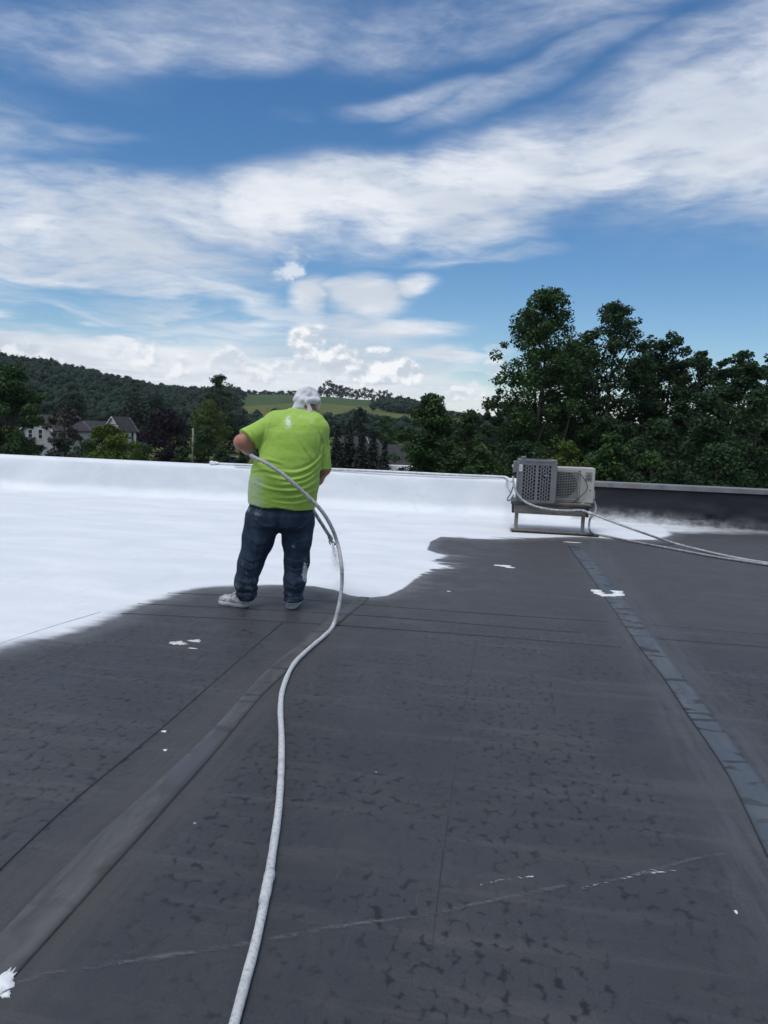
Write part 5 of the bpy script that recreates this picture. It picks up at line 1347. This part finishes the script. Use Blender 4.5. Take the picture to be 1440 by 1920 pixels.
    # armpit crease on the right, between sleeve and body
    f.cut((0, 0, -1), (0, 0, L(530, 951)[2] + 0.0)) if False else None
    hem = L(530, 949.5)[2] - 0.058 * X + 0.005 * np.sin(X * 26) + 0.008 * vnoise(X * 9, Y * 9, X * 0)
    body_side = (np.abs(X - 0.08) < 0.42)
    f.d = np.maximum(f.d, hem - Z)
    # cuffs
    ca = (el_l - sh_l); ca /= np.linalg.norm(ca); pc = sh_l + (el_l - sh_l) * 0.80
    m = (X < L(487, 830)[0]) & (Z > L(470, 858)[2])
    dcut = (X - pc[0]) * (ca[0] * 0.80) + (Y - pc[1]) * ca[1] + (Z - pc[2]) * (ca[2] * 1.35) + 0.006 * np.sin(X * 60 + Y * 40)
    f.d = np.where(m, np.maximum(f.d, dcut), f.d)
    zc = L(612, 881)[2]; mr = X > L(602.5, 880)[0] + 0.12 * (Z - zc) * 0
    f.d = np.where(X > L(601, 880)[0], np.maximum(f.d, zc - Z + 0.10 * (X - L(612, 880)[0])), f.d)
    Vv, Q = f.mesh(); 
    m_, t, bs = new_mat('lime_cotton'); co = obj_co(t); x, y, z = t.sep(co)
    n = t.noise(co, 3.2, 5, 0.6)
    c = t.mix(t.ramp(n, 0.3, 0.7), (0.30, 0.475, 0.075), (0.375, 0.56, 0.10))
    # dried white overspray on the lower left; paler patches towards the shoulders
    dm = t.math('MULTIPLY', t.ramp(x, 0.03, -0.13), t.ramp(z, 1.20, 0.98))
    dn = t.noise(co, 9, 7, 0.72, 0.4)
    dust = t.ramp(t.math('ADD', t.math('MULTIPLY', dm, 0.75), t.math('MULTIPLY', t.math('SUBTRACT', dn, 0.5), 1.5)), 0.36, 0.95)
    c = t.mix(t.math('MULTIPLY', dust, 0.85), c, (0.36, 0.40, 0.35))
    grime = t.ramp(t.noise(co, 2.4, 6, 0.7, 0.5), 0.48, 0.72, 0, 0.38)
    c = t.mix(grime, c, (0.20, 0.29, 0.075))
    sh = t.math('MULTIPLY', t.ramp(z, 1.28, 1.48), t.ramp(t.noise(t.mapping(co, rot=(0, 0.4, 0), scale=(1, 1, 0.4)), 11, 6, 0.7), 0.50, 0.75))
    c = t.mix(t.math('MULTIPLY', sh, 0.30), c, (0.62, 0.72, 0.42))
    pc_ = L(541, 792, -0.15); dd = t.vmath('LENGTH', t.vmath('MULTIPLY', t.vmath('SUBTRACT', co, (float(pc_[0]), 0, float(pc_[2]))), (1.5, 0.0, 0.8)))
    sp = t.ramp(t.math('ADD', dd, t.math('MULTIPLY', t.math('SUBTRACT', t.noise(t.mapping(co, rot=(0, 0.35, 0), scale=(1, 1, 0.22)), 110, 4, 0.75), 0.5), 0.22)), 0.046, 0.000)
    c = t.mix(sp, c, (0.72, 0.76, 0.66))
    spk = t.voronoi(co, 26); c = t.mix(t.ramp(spk, 0.055, 0.03, 0, 0.7), c, (0.6, 0.68, 0.5))
    t.l.new(c, bs.inputs['Base Color']); bs.inputs['Roughness'].default_value = 0.85; bs.inputs['Specular IOR Level'].default_value = 0.15
    bs.inputs['Sheen Weight'].default_value = 0.15
    hb = t.math('ADD', t.noise(t.mapping(co, rot=(0, -0.6, 0), scale=(1, 1, 1.8)), 7, 4, 0.6, 0.5), t.math('MULTIPLY', t.noise(co, 26, 3, 0.6, 0.4), 0.25))
    bump(t, bs, hb, 0.45, 0.018)
    link('shirt', mesh_np('shirt', Vv, Q), m_, root, True)

    # ---- jeans
    f = Field((-0.40, -0.30, 0.02), (0.42, 0.34, 0.98), 0.008)
    yb = [935, 950, 965, 985, 1000]
    f.column([L(527, q)[2] for q in yb], [L(q, 960)[0] for q in (527, 526.5, 526, 526, 527)], [0.03, 0.03, 0.025, 0.02, 0.02], [S * q for q in (55, 57, 61, 59, 40)], [0.17, 0.18, 0.19, 0.17, 0.10], 0.02, 2.4)
    gl, gr = G(458, 1141), G(549, 1145)
    lg = [L(494, 975, 0.02), L(484, 1012, 0.03), L(470, 1056, 0.03), L(460.5, 1090, 0.04), L(461, 1110, 0.05)]
    f.chain(lg, [S * q for q in (33, 29, 23, 20.5, 18.5)], 0.03)
    rg = [L(558, 975, 0.01), L(557, 1012, 0.01), L(556.5, 1052, 0.0), L(552.5, 1088, 0.0), L(549.5, 1112, 0.02)]
    f.chain(rg, [S * q for q in (32, 27.5, 23, 20.5, 17.0)], 0.03)
    # stacked cuffs over the shoes
    f.cone(L(463, 1110, 0.05), L(463, 1124, 0.05), S * 17, S * 14, 0.012); f.cone(L(550, 1118, 0.02), L(549, 1130, 0.02), S * 19, S * 15.5, 0.012)
    f.cone(L(463, 1106, 0.05), L(466, 1107, 0.05), S * 19, S * 18, 0.01)
    X, Y, Z = f.x, f.y, f.z
    low = np.clip((0.30 - Z) / 0.2, 0, 1)
    f.d += -0.012 * vnoise(X * 6 + Z * 2, Y * 6, Z * 4) - 0.009 * vnoise(X * 11 + Z * 7, Y * 9, Z * 9 - X * 6) - (0.0008 + 0.0055 * low) * np.sin(Z * 95 + 5 * vnoise(X * 7, Y * 7, Z * 6) + X * 14) * (0.4 + np.abs(vnoise(X * 4, Y * 4, Z * 11)) * 1.6)
    # fold sitting over the cuff on each leg, seat crease
    for (cxp, cz) in ((L(550, 1116)[0], L(550, 1117)[2]), (L(461, 1109)[0], L(461, 1110)[2])):
        f.d += 0.010 * np.exp(-((Z - cz) / 0.010) ** 2) * (np.abs(X - cxp) < 0.14)
    f.d += 0.010 * np.exp(-((X - L(524, 970)[0]) / 0.014) ** 2) * (Y < 0) * np.clip((L(524, 950)[2] - Z) / 0.08, 0, 1)
    for ln_, am_, sg_ in [([(468, 962), (495, 984), (522, 980)], 0.006, 0.010), ([(584, 966), (556, 988), (530, 984)], 0.006, 0.010), ([(462, 1002), (485, 1020), (508, 1008)], 0.005, 0.010), ([(453, 1042), (473, 1051), (494, 1043)], 0.007, 0.009),
                          ([(449, 1058), (469, 1067), (489, 1058)], 0.007, 0.009), ([(443, 1084), (461, 1093), (481, 1085)], 0.006, 0.008), ([(586, 998), (560, 1011), (534, 1002)], 0.005, 0.010), ([(581, 1036), (557, 1048), (534, 1040)], 0.007, 0.009), ([(579, 1054), (555, 1064), (534, 1056)], 0.007, 0.009),
                          ([(572, 1088), (552, 1098), (534, 1090)], 0.006, 0.008), ([(500, 1000), (486, 1040), (476, 1075)], 0.005, 0.010), ([(540, 1000), (546, 1040), (544, 1080)], 0.005, 0.010), ([(570, 985), (574, 1020), (570, 1060)], 0.004, 0.010)]:
        f.d -= ridge(ln_, am_ * 0.6, sg_)
    f.d = np.maximum(f.d, 0.068 - Z)
    Vv, Q = f.mesh()
    m_, t, bs = new_mat('stained_denim'); co = obj_co(t); x, y, z = t.sep(co)
    n = t.noise(t.mapping(co, scale=(1, 1, 0.5)), 6, 6, 0.65)
    c = t.mix(t.ramp(n, 0.35, 0.7), (0.014, 0.025, 0.045), (0.036, 0.055, 0.088))
    d1 = t.math('MULTIPLY', t.ramp(t.noise(co, 13, 7, 0.72, 0.5), 0.48, 0.72), t.math('MAXIMUM', t.math('MULTIPLY', t.ramp(z, 0.40, 0.12), 0.85), t.math('MULTIPLY', t.math('MULTIPLY', t.ramp(z, 0.70, 0.80), t.ramp(x, 0.05, -0.10)), 1.0)))
    c = t.mix(t.math('MULTIPLY', d1, 0.55), c, (0.34, 0.36, 0.38))
    d2 = t.math('MULTIPLY', t.ramp(t.noise(t.mapping(co, scale=(1, 1, 0.45)), 24, 6, 0.7, 0.3), 0.62, 0.70), t.ramp(t.noise(co, 4.0, 3, 0.5), 0.50, 0.60))
    c = t.mix(t.math('MULTIPLY', d2, 0.6), c, (0.42, 0.45, 0.48))
    # long smear on the outer right calf
    sc = L(571, 1070, 0.0); dd = t.vmath('LENGTH', t.vmath('MULTIPLY', t.vmath('SUBTRACT', co, (float(sc[0]), 0, float(sc[2]))), (2.0, 0.0, 0.55)))
    c = t.mix(t.ramp(t.math('ADD', dd, t.math('MULTIPLY', t.math('SUBTRACT', t.noise(co, 38, 5, 0.7), 0.5), 0.13)), 0.05, 0.028), c, (0.55, 0.57, 0.59))
    spk = t.voronoi(co, 20); c = t.mix(t.ramp(spk, 0.05, 0.03, 0, 0.7), c, (0.5, 0.52, 0.55))
    t.l.new(c, bs.inputs['Base Color']); bs.inputs['Roughness'].default_value = 0.85; bs.inputs['Specular IOR Level'].default_value = 0.2
    bump(t, bs, t.math('ADD', t.noise(co, 10, 5, 0.6, 0.5), t.math('MULTIPLY', t.noise(co, 130, 2, 0.5), 0.1)), 0.45, 0.015)
    link('jeans', mesh_np('jeans', Vv, Q), m_, root, True)

    # ---- body: one continuous skin surface under the clothes
    f = Field((-0.42, -0.28, 0.06), (0.50, 0.52, 1.78), 0.009)
    f.column([z - 0.0 for z in zs[1:-1]], cx[1:-1], cy[1:-1], [max(0.05, q - 0.03) for q in aa[1:-1]], [max(0.04, q - 0.03) for q in bb[1:-1]], 0.02)
    f.ell(L(526, 968, 0.02), (0.21, 0.15, 0.12), 0.04)
    f.chain([p for p in lg], [S * q - 0.022 for q in (33, 29, 23, 19, 16)], 0.03); f.chain([p for p in rg], [S * q - 0.022 for q in (32, 27, 22, 18.5, 15)], 0.03)
    f.chain([sh_l + [0.02, 0, 0], sh_l + (el_l - sh_l) * 0.6, el_l], [0.07, 0.064, 0.056], 0.03)
    f.chain([el_l, el_l + (hand_l - el_l) * 0.45, hand_l], [0.057, 0.054, 0.034], 0.02)
    f.chain([sh_r, el_r, el_r + (hand_r - el_r) * 0.4, hand_r], [0.07, 0.052, 0.050, 0.032], 0.025)
    f.chain([L(566, 790, 0.08), neck, head + [0, -0.01, -0.03]], [0.085, 0.066, 0.062], 0.03)
    # head, turned a little to the right and bowed
    fz = rad(-28)                               # facing: from straight ahead towards the right
    fd = np.array([-math.sin(fz), math.cos(fz), -0.28]); fd /= np.linalg.norm(fd); rt = np.array([math.cos(fz), math.sin(fz), 0.0]); upv = np.cross(rt, fd)
    def Hh(a, b, c): return head + rt * a + fd * b + upv * c
    f.ell(head + upv * 0.01, (0.078, 0.098, 0.105), 0.02, fz)
    f.cone(Hh(0, 0.035, -0.04), Hh(0, 0.06, -0.085), 0.062, 0.040, 0.03)          # jaw
    f.cone(Hh(-0.035, 0.03, -0.07), Hh(0.035, 0.03, -0.07), 0.042, 0.042, 0.03)
    f.cone(Hh(0, 0.092, 0.005), Hh(0, 0.116, -0.025), 0.010, 0.015, 0.012)         # nose
    for s in (-1, 1):
        f.cone(Hh(s * 0.018, 0.098, 0.02), Hh(s * 0.050, 0.082, 0.02), 0.009, 0.009, 0.012)    # brow
        f.cone(Hh(s * 0.020, 0.088, -0.055), Hh(0, 0.094, -0.055), 0.009, 0.010, 0.010)        # lips
        f.cone(Hh(s * 0.080, -0.005, 0.018), Hh(s * 0.080, -0.010, -0.028), 0.018, 0.012, 0.010)  # ears
    Vb, Qb = f.mesh()
    parts = [(Vb, Qb)]
    # hands: palm, four curled fingers and a thumb, closed on hose and spray gun
    def hand(wrist, fwd, axis, mirror):
        """fwd: along the palm; axis: direction of the rod that is held"""
        fwd = np.array(fwd, float); fwd /= np.linalg.norm(fwd); axis = np.array(axis, float); axis -= fwd * (axis @ fwd); axis /= np.linalg.norm(axis)
        nrm = np.cross(fwd, axis) * mirror
        h = Field(wrist - 0.13, wrist + 0.13 + np.abs(fwd) * 0.05, 0.005)
        p = lambda a, b, c: wrist + fwd * a + axis * b + nrm * c
        h.cone(p(-0.03, 0, 0), p(0.02, 0, 0), 0.031, 0.029, 0.015)
        h.cone(p(0.03, -0.028, 0), p(0.03, 0.028, 0), 0.021, 0.021, 0.015); h.cone(p(0.07, -0.032, 0), p(0.07, 0.032, 0), 0.015, 0.015, 0.02)
        for k, (b, ln) in enumerate(((-0.034, 0.8), (-0.012, 0.95), (0.011, 1.0), (0.034, 0.92))):
            q = [p(0.072, b, 0.002), p(0.072 + 0.034 * ln, b, 0.016), p(0.078 + 0.030 * ln, b, 0.044), p(0.062 + 0.014 * ln, b * 0.95, 0.054)]
            h.chain(q, [0.0105, 0.0098, 0.0088, 0.0078], 0.004)
        q = [p(0.015, 0.028, 0.008), p(0.045, 0.052, 0.022), p(0.068, 0.046, 0.044), p(0.082, 0.030, 0.056)]
        h.chain(q, [0.015, 0.012, 0.0105, 0.009], 0.006)
        grip = p(0.078, 0, 0.026)
        return h.mesh(), grip
    (vl, ql), grip_l = hand(hand_l, (0.35, 0.55, -0.55), (0.80, 0.1, 0.3), 1)
    (vr, qr), grip_r = hand(hand_r, (-0.35, 0.55, -0.45), (0.45, 0.55, -0.7), -1)
    off = 0; VV, QQ = [], []
    for v, q in ((Vb, Qb), (vl, ql), (vr, qr)):
        VV.append(v); QQ.append(q + off); off += len(v)
    m_, t, bs = new_mat('skin'); co = obj_co(t); x, y, z = t.sep(co)
    c = t.mix(t.ramp(t.noise(co, 9, 5, 0.6), 0.3, 0.7), (0.34, 0.135, 0.092), (0.46, 0.215, 0.155))
    # pale paint dust on the lower forearm and hands
    hl = L(470, 850, 0.05)
    dmask = t.ramp(t.vmath('DISTANCE', co, tuple(float(q) for q in L(478, 854, 0.06))), 0.17, 0.05)
    c = t.mix(t.math('MULTIPLY', dmask, t.ramp(t.noise(co, 16, 6, 0.7), 0.30, 0.55)), c, (0.46, 0.44, 0.42))
    t.l.new(c, bs.inputs['Base Color']); bs.inputs['Roughness'].default_value = 0.55; bs.inputs['Subsurface Weight'].default_value = 0.08
    bs.inputs['Subsurface Radius'].default_value = (0.02, 0.008, 0.004)
    bump(t, bs, t.noise(co, 60, 4, 0.6), 0.15, 0.004)
    link('body', mesh_np('body', np.concatenate(VV), np.concatenate(QQ)), m_, root, True)
    em = simple('eye_white', (0.6, 0.58, 0.56), 0.3, 0.05, 10); im = simple('iris', (0.03, 0.02, 0.015), 0.2, 0.05, 10)
    for s in (-1, 1):
        b = MB(); c_ = Hh(s * 0.032, 0.083, 0.006)
        bmesh.ops.create_icosphere(b.bm, subdivisions=2, radius=0.0125, matrix=Matrix.Translation(tuple(c_))); e_ = b.build('eye', em, root, True)
        b = MB(); bmesh.ops.create_icosphere(b.bm, subdivisions=1, radius=0.006, matrix=Matrix.Translation(tuple(c_ + fd * 0.0085))); b.build('iris', im, e_, True)

    # ---- white cloth tied round the head
    f = Field((head[0] - 0.22, head[1] - 0.24, head[2] - 0.17), (head[0] + 0.20, head[1] + 0.2, head[2] + 0.19), 0.006)
    f.ell(head + upv * 0.024, (0.099, 0.118, 0.112), 0.02, fz)
    X, Y, Z = f.x - head[0], f.y - head[1], f.z - head[2]
    ph = Z * 95 + X * 34 + 4 * vnoise(X * 9, Y * 9, Z * 9)
    f.d += -0.0035 * np.sin(ph) * (0.3 + np.abs(vnoise(X * 7, Y * 7, Z * 12)) * 2.0) - 0.005 * vnoise(X * 9 + 3, Y * 9, Z * 9)
    f.d -= 0.007 * np.exp(-((Z + 0.012 - 0.25 * X) / 0.020) ** 2)
    # brow band lower in front, lifted over the nape
    rim = -0.030 + 0.06 * np.clip(-(X * -math.sin(fz) + Y * math.cos(fz)) / 0.1, -0.6, 0.35) + 0.012 * vnoise(X * 20, Y * 20, X * 0)
    f.d = np.maximum(f.d, rim - Z)
    # twisted knot at the back, a broad flap falling over the left of the nape and a short tail
    kb = L(576, 752, 0.045)
    f.cone(L(556, 749, 0.075), kb, 0.028, 0.020, 0.014); f.cone(kb, L(595, 750, 0.085), 0.020, 0.026, 0.014)
    f.ell(kb, (0.024, 0.020, 0.028), 0.012)
    f.cone(L(578, 754, 0.030), L(581, 772, 0.020), 0.014, 0.022, 0.010, 0.35)
    f.cone(L(562, 752, 0.065), L(553, 768, 0.055), 0.034, 0.030, 0.02, 0.6); f.cone(L(566, 756, 0.06), L(564, 764, 0.05), 0.026, 0.024, 0.02, 0.6)
    f.cone(L(595, 752, 0.10), L(596.5, 766, 0.14), 0.020, 0.014, 0.012, 0.8)
    f.d += -0.0025 * np.sin(X * 90 - Z * 60 + 4 * vnoise(X * 14, Y * 14, Z * 14)) * (Y < -0.05)
    Vv, Q = f.mesh()
    m_, t, bs = new_mat('white_cotton'); co = obj_co(t)
    c = t.mix(t.ramp(t.noise(t.mapping(co, scale=(1, 1, 0.5)), 14, 5, 0.6), 0.30, 0.55), (0.46, 0.455, 0.47), (0.68, 0.67, 0.69))
    c = t.mix(t.ramp(t.noise(co, 24, 4, 0.7), 0.74, 0.82, 0, 0.5), c, (0.2, 0.2, 0.21))
    t.l.new(c, bs.inputs['Base Color']); bs.inputs['Roughness'].default_value = 0.85; bs.inputs['Specular IOR Level'].default_value = 0.15
    bump(t, bs, t.noise(t.mapping(co, rot=(0, 0.5, 0), scale=(1, 1, 2.2)), 16, 4, 0.55, 0.6), 0.5, 0.012)
    link('head_wrap', mesh_np('head_wrap', Vv, Q), m_, root, True)

    # ---- shoes
    def shoe(heel, toe, lab):
        heel = np.array(heel, float); toe = np.array(toe, float); d = toe - heel; d[2] = 0; ln = 0.27; d /= np.linalg.norm(d); s_ = np.array([-d[1], d[0], 0])
        p = lambda a, b, c: heel + d * a + s_ * b + np.array([0, 0, c])
        f = Field((min(heel[0], heel[0] + d[0] * ln) - 0.09, min(heel[1], heel[1] + d[1] * ln) - 0.09, -0.005), (max(heel[0], heel[0] + d[0] * ln) + 0.09, max(heel[1], heel[1] + d[1] * ln) + 0.09, 0.16), 0.005)
        f.cone(p(0.035, 0, 0.055), p(0.10, 0, 0.055), 0.040, 0.042, 0.02); f.cone(p(0.10, 0, 0.05), p(0.20, 0.005, 0.042), 0.045, 0.042, 0.03); f.cone(p(0.20, 0.005, 0.042), p(0.235, 0.008, 0.038), 0.042, 0.030, 0.02)
        f.cone(p(0.04, 0, 0.06), p(0.055, 0, 0.105), 0.038, 0.036, 0.02); f.cone(p(0.12, 0, 0.07), p(0.08, 0, 0.105), 0.034, 0.030, 0.02)
        f.d = np.maximum(f.d, 0.030 - f.z) + 0.0025 * np.sin((f.x * d[0] + f.y * d[1]) * 150) * (f.z > 0.06)
        m_, t, bs = new_mat('dusty_canvas'); co = obj_co(t)
        c = t.mix(t.ramp(t.noise(co, 26, 6, 0.7), 0.35, 0.62), (0.12, 0.125, 0.13), (0.50, 0.50, 0.50)); t.l.new(c, bs.inputs['Base Color']); bs.inputs['Roughness'].default_value = 0.85
        bump(t, bs, t.noise(co, 70, 4, 0.6), 0.4, 0.006)
        v, q = f.mesh(); up = link('shoe', mesh_np('shoe', v, q), m_, root, True); up['label'] = lab
        g = Field(f.lo, f.lo + (np.array(f.d.shape) - 1) * f.h, 0.005)
        g.cone(p(0.04, 0, 0.02), p(0.10, 0, 0.02), 0.044, 0.043, 0.02); g.cone(p(0.10, 0, 0.02), p(0.20, 0.005, 0.02), 0.043, 0.050, 0.02); g.cone(p(0.20, 0.005, 0.02), p(0.232, 0.008, 0.02), 0.048, 0.036, 0.02)
        g.d = np.maximum(np.maximum(g.d, g.z - 0.034), 0.002 - g.z)
        v, q = g.mesh(); link('sole', mesh_np('sole', v, q), simple('shoe_sole', (0.40, 0.41, 0.42), 0.7, 0.25, 20, dirt=(0.10, 0.10, 0.11), dirt_amt=0.5), up, True)
    hl_ = G(465, 1139); shoe(hl_, hl_ + np.array([-0.80, 0.45, 0]), 'pale dusty shoe pointing out to the left')
    hr_ = G(544, 1143); shoe(hr_, hr_ + np.array([0.22, 0.9, 0]), 'paint-spattered shoe seen from behind')

    # ---- hose from the foreground, up behind the back to the left hand, on to the gun
    hr = 0.0145
    GP = [(400, 2060), (440, 1915), (460, 1840), (481, 1760), (500, 1668), (510, 1605), (522, 1520), (527, 1450), (528, 1385), (526, 1325), (532, 1286), (551, 1245), (581, 1215), (608, 1192)]
    pts = [gnd(*p, hr) for p in GP]
    yl = G(623, 1176)[1]
    for (px, py, dy) in [(624, 1174, yl - 0.0), (635, 1138, yl + 0.03), (641, 1095, yl + 0.05), (640, 1058, yl + 0.06), (633, 1020, -0.27), (620, 985, -0.29), (600, 954, -0.30), (570, 924, -0.30), (530, 889, -0.29), (497, 867, -0.24), (476, 857, -0.12)]:
        pts.append(Wd(L(px, py, dy)))
    pts += [Wd(L(472.5, 855, -0.03)), Wd(grip_l), Wd(L(505, 872, 0.34)), Wd(L(545, 905, 0.42)), Wd(grip_r + np.array([-0.05, 0.02, 0.05]))]
    m_, t, bs = new_mat('crusted_hose'); co = world_co(t)
    n = t.noise(co, 75, 5, 0.62); y = t.sep(co)[2]
    thick = t.ramp(y, 0.10, 0.45)                                # caked white where it drags on the roof, worn grey above
    c = t.mix(t.ramp(t.math('ADD', n, t.math('MULTIPLY', thick, -0.16)), 0.22, 0.56), (0.27, 0.275, 0.28), (0.54, 0.55, 0.555))
    c = t.mix(t.ramp(t.noise(co, 11, 5, 0.7), 0.50, 0.70, 0, 0.45), c, (0.25, 0.25, 0.255))
    t.l.new(c, bs.inputs['Base Color']); bs.inputs['Roughness'].default_value = 0.7
    bump(t, bs, n, 0.5, 0.004)
    P = catmull(pts, 10); rr = hr * (1 + 0.10 * vnoise(P[:, 0] * 14, P[:, 1] * 14, P[:, 2] * 14) * 2)
    ho = tube('spray_hose', P, rr, m_, n=12); tag(ho, 'long paint-crusted hose snaking over the roof up to the sprayer', 'hose')
    cp = [gnd(*p, hr) for p in [(494, 1692), (498, 1676), (501, 1660), (503, 1650), (505, 1643), (507, 1634)]]
    V, Q, T = tube_arrays(cp, [0.0155, 0.0170, 0.0172, 0.0168, 0.0190, 0.0155], 14)
    link('hose_coupling', mesh_np('hose_coupling', V, Q, T), m_, ho, True)
    # ---- spray gun with long wand
    tip = L(620, 1009, 0.62); gm = simple('wand_metal', (0.30, 0.31, 0.315), 0.5, 0.2, 30, metal=0.2, dirt=(0.62, 0.63, 0.63), dirt_amt=0.8)
    gun = empty('spray_gun', tuple(base), ang); tag(gun, 'long-wand paint spray gun held in front of the sprayer', 'spray gun')
    dr_ = tip - grip_r; dn_ = dr_ / np.linalg.norm(dr_)
    b = MB(); b.cyl(tuple(grip_r + dn_ * 0.05), tuple(tip), 0.016, 0.015, 12); b.build('wand', gm, gun, True)
    b = MB(); b.box(tuple(grip_r + dn_ * 0.02), (0.05, 0.05, 0.11), bevel=0.012); b.cyl(tuple(grip_r - dn_ * 0.03), tuple(grip_r + dn_ * 0.07), 0.020, None, 10); b.build('handle', gm, gun, True)
    t2 = L(622.5, 1017, 0.64)
    b = MB(); b.cyl(tuple(tip - dn_ * 0.02), tuple(tip + dn_ * 0.015), 0.022, 0.018, 12); b.cyl(tuple(tip), tuple(t2), 0.013, 0.012, 10); b.build('nozzle', gm, gun, True)
    pa = [L(623, 1013, 0.64), L(619.5, 1014, 0.64), L(617, 1012, 0.64), L(618.5, 1019, 0.65), L(620.5, 1021, 0.65)]
    tube('tip_guard', catmull(pa, 4), 0.006, gm, gun, 7)
    pa = [L(622, 1014, 0.64), L(625.5, 1017, 0.64), L(629, 1021, 0.65), L(626, 1021.5, 0.65)]
    tube('tip_guard', catmull(pa, 4), 0.006, gm, gun, 7)
    # ---- fan of paint mist leaving the nozzle
    rs = np.random.RandomState(12); n = 2600
    src = np.array(Wd(t2)); tgt = gnd(640, 1082)
    u = rs.rand(n) ** 0.75; wdt = rs.normal(size=n) * 0.045 * u; dp = rs.normal(size=n) * 0.10 * u
    ctr = src + (tgt - src) * u[:, None] * 0.8 + np.outer(wdt, xd) + np.outer(dp, yd)
    tet = np.array([(1, 1, 1), (1, -1, -1), (-1, 1, -1), (-1, -1, 1)]) * 0.0011
    V = (ctr[:, None, :] + tet[None] * (0.5 + rs.rand(n))[:, None, None]).reshape(-1, 3); k = np.arange(n)[:, None] * 4
    T = np.concatenate([k + np.array([[0, 1, 2]]), k + np.array([[0, 3, 1]]), k + np.array([[0, 2, 3]]), k + np.array([[1, 3, 2]])])
    o = link('paint_mist', mesh_np('paint_mist', V, None, T), simple('wet_white_paint', (0.70, 0.71, 0.72), 0.5, 0.02, 5)); tag(o, 'fine mist of white paint leaving the spray nozzle', 'paint spray', kind='stuff')
make_person()

# ------------------------------------------------------------------ thin summer haze over the valley
def make_haze():
    b = MB(); a_, r_ = np.meshgrid(np.linspace(-180, 180, 120), np.linspace(190, 6000, 120)); top = float(terrain(a_, r_).max()) + 20
    b.box2((-6100, -6100, GROUND_Z - 1.5), (6100, 6100, top))
    m = bpy.data.materials.new('haze'); m.use_nodes = True; t = NT(m.node_tree); t.n.clear()
    out = t.node('ShaderNodeOutputMaterial'); v = t.node('ShaderNodeVolumePrincipled')
    v.inputs['Density'].default_value = 0.00009; v.inputs['Color'].default_value = (0.86, 0.92, 1.0, 1)
    t.l.new(v.outputs[0], out.inputs['Volume'])
    o = b.build('haze', m); tag(o, 'thin pale summer haze over the valley', 'haze', kind='stuff')
make_haze()
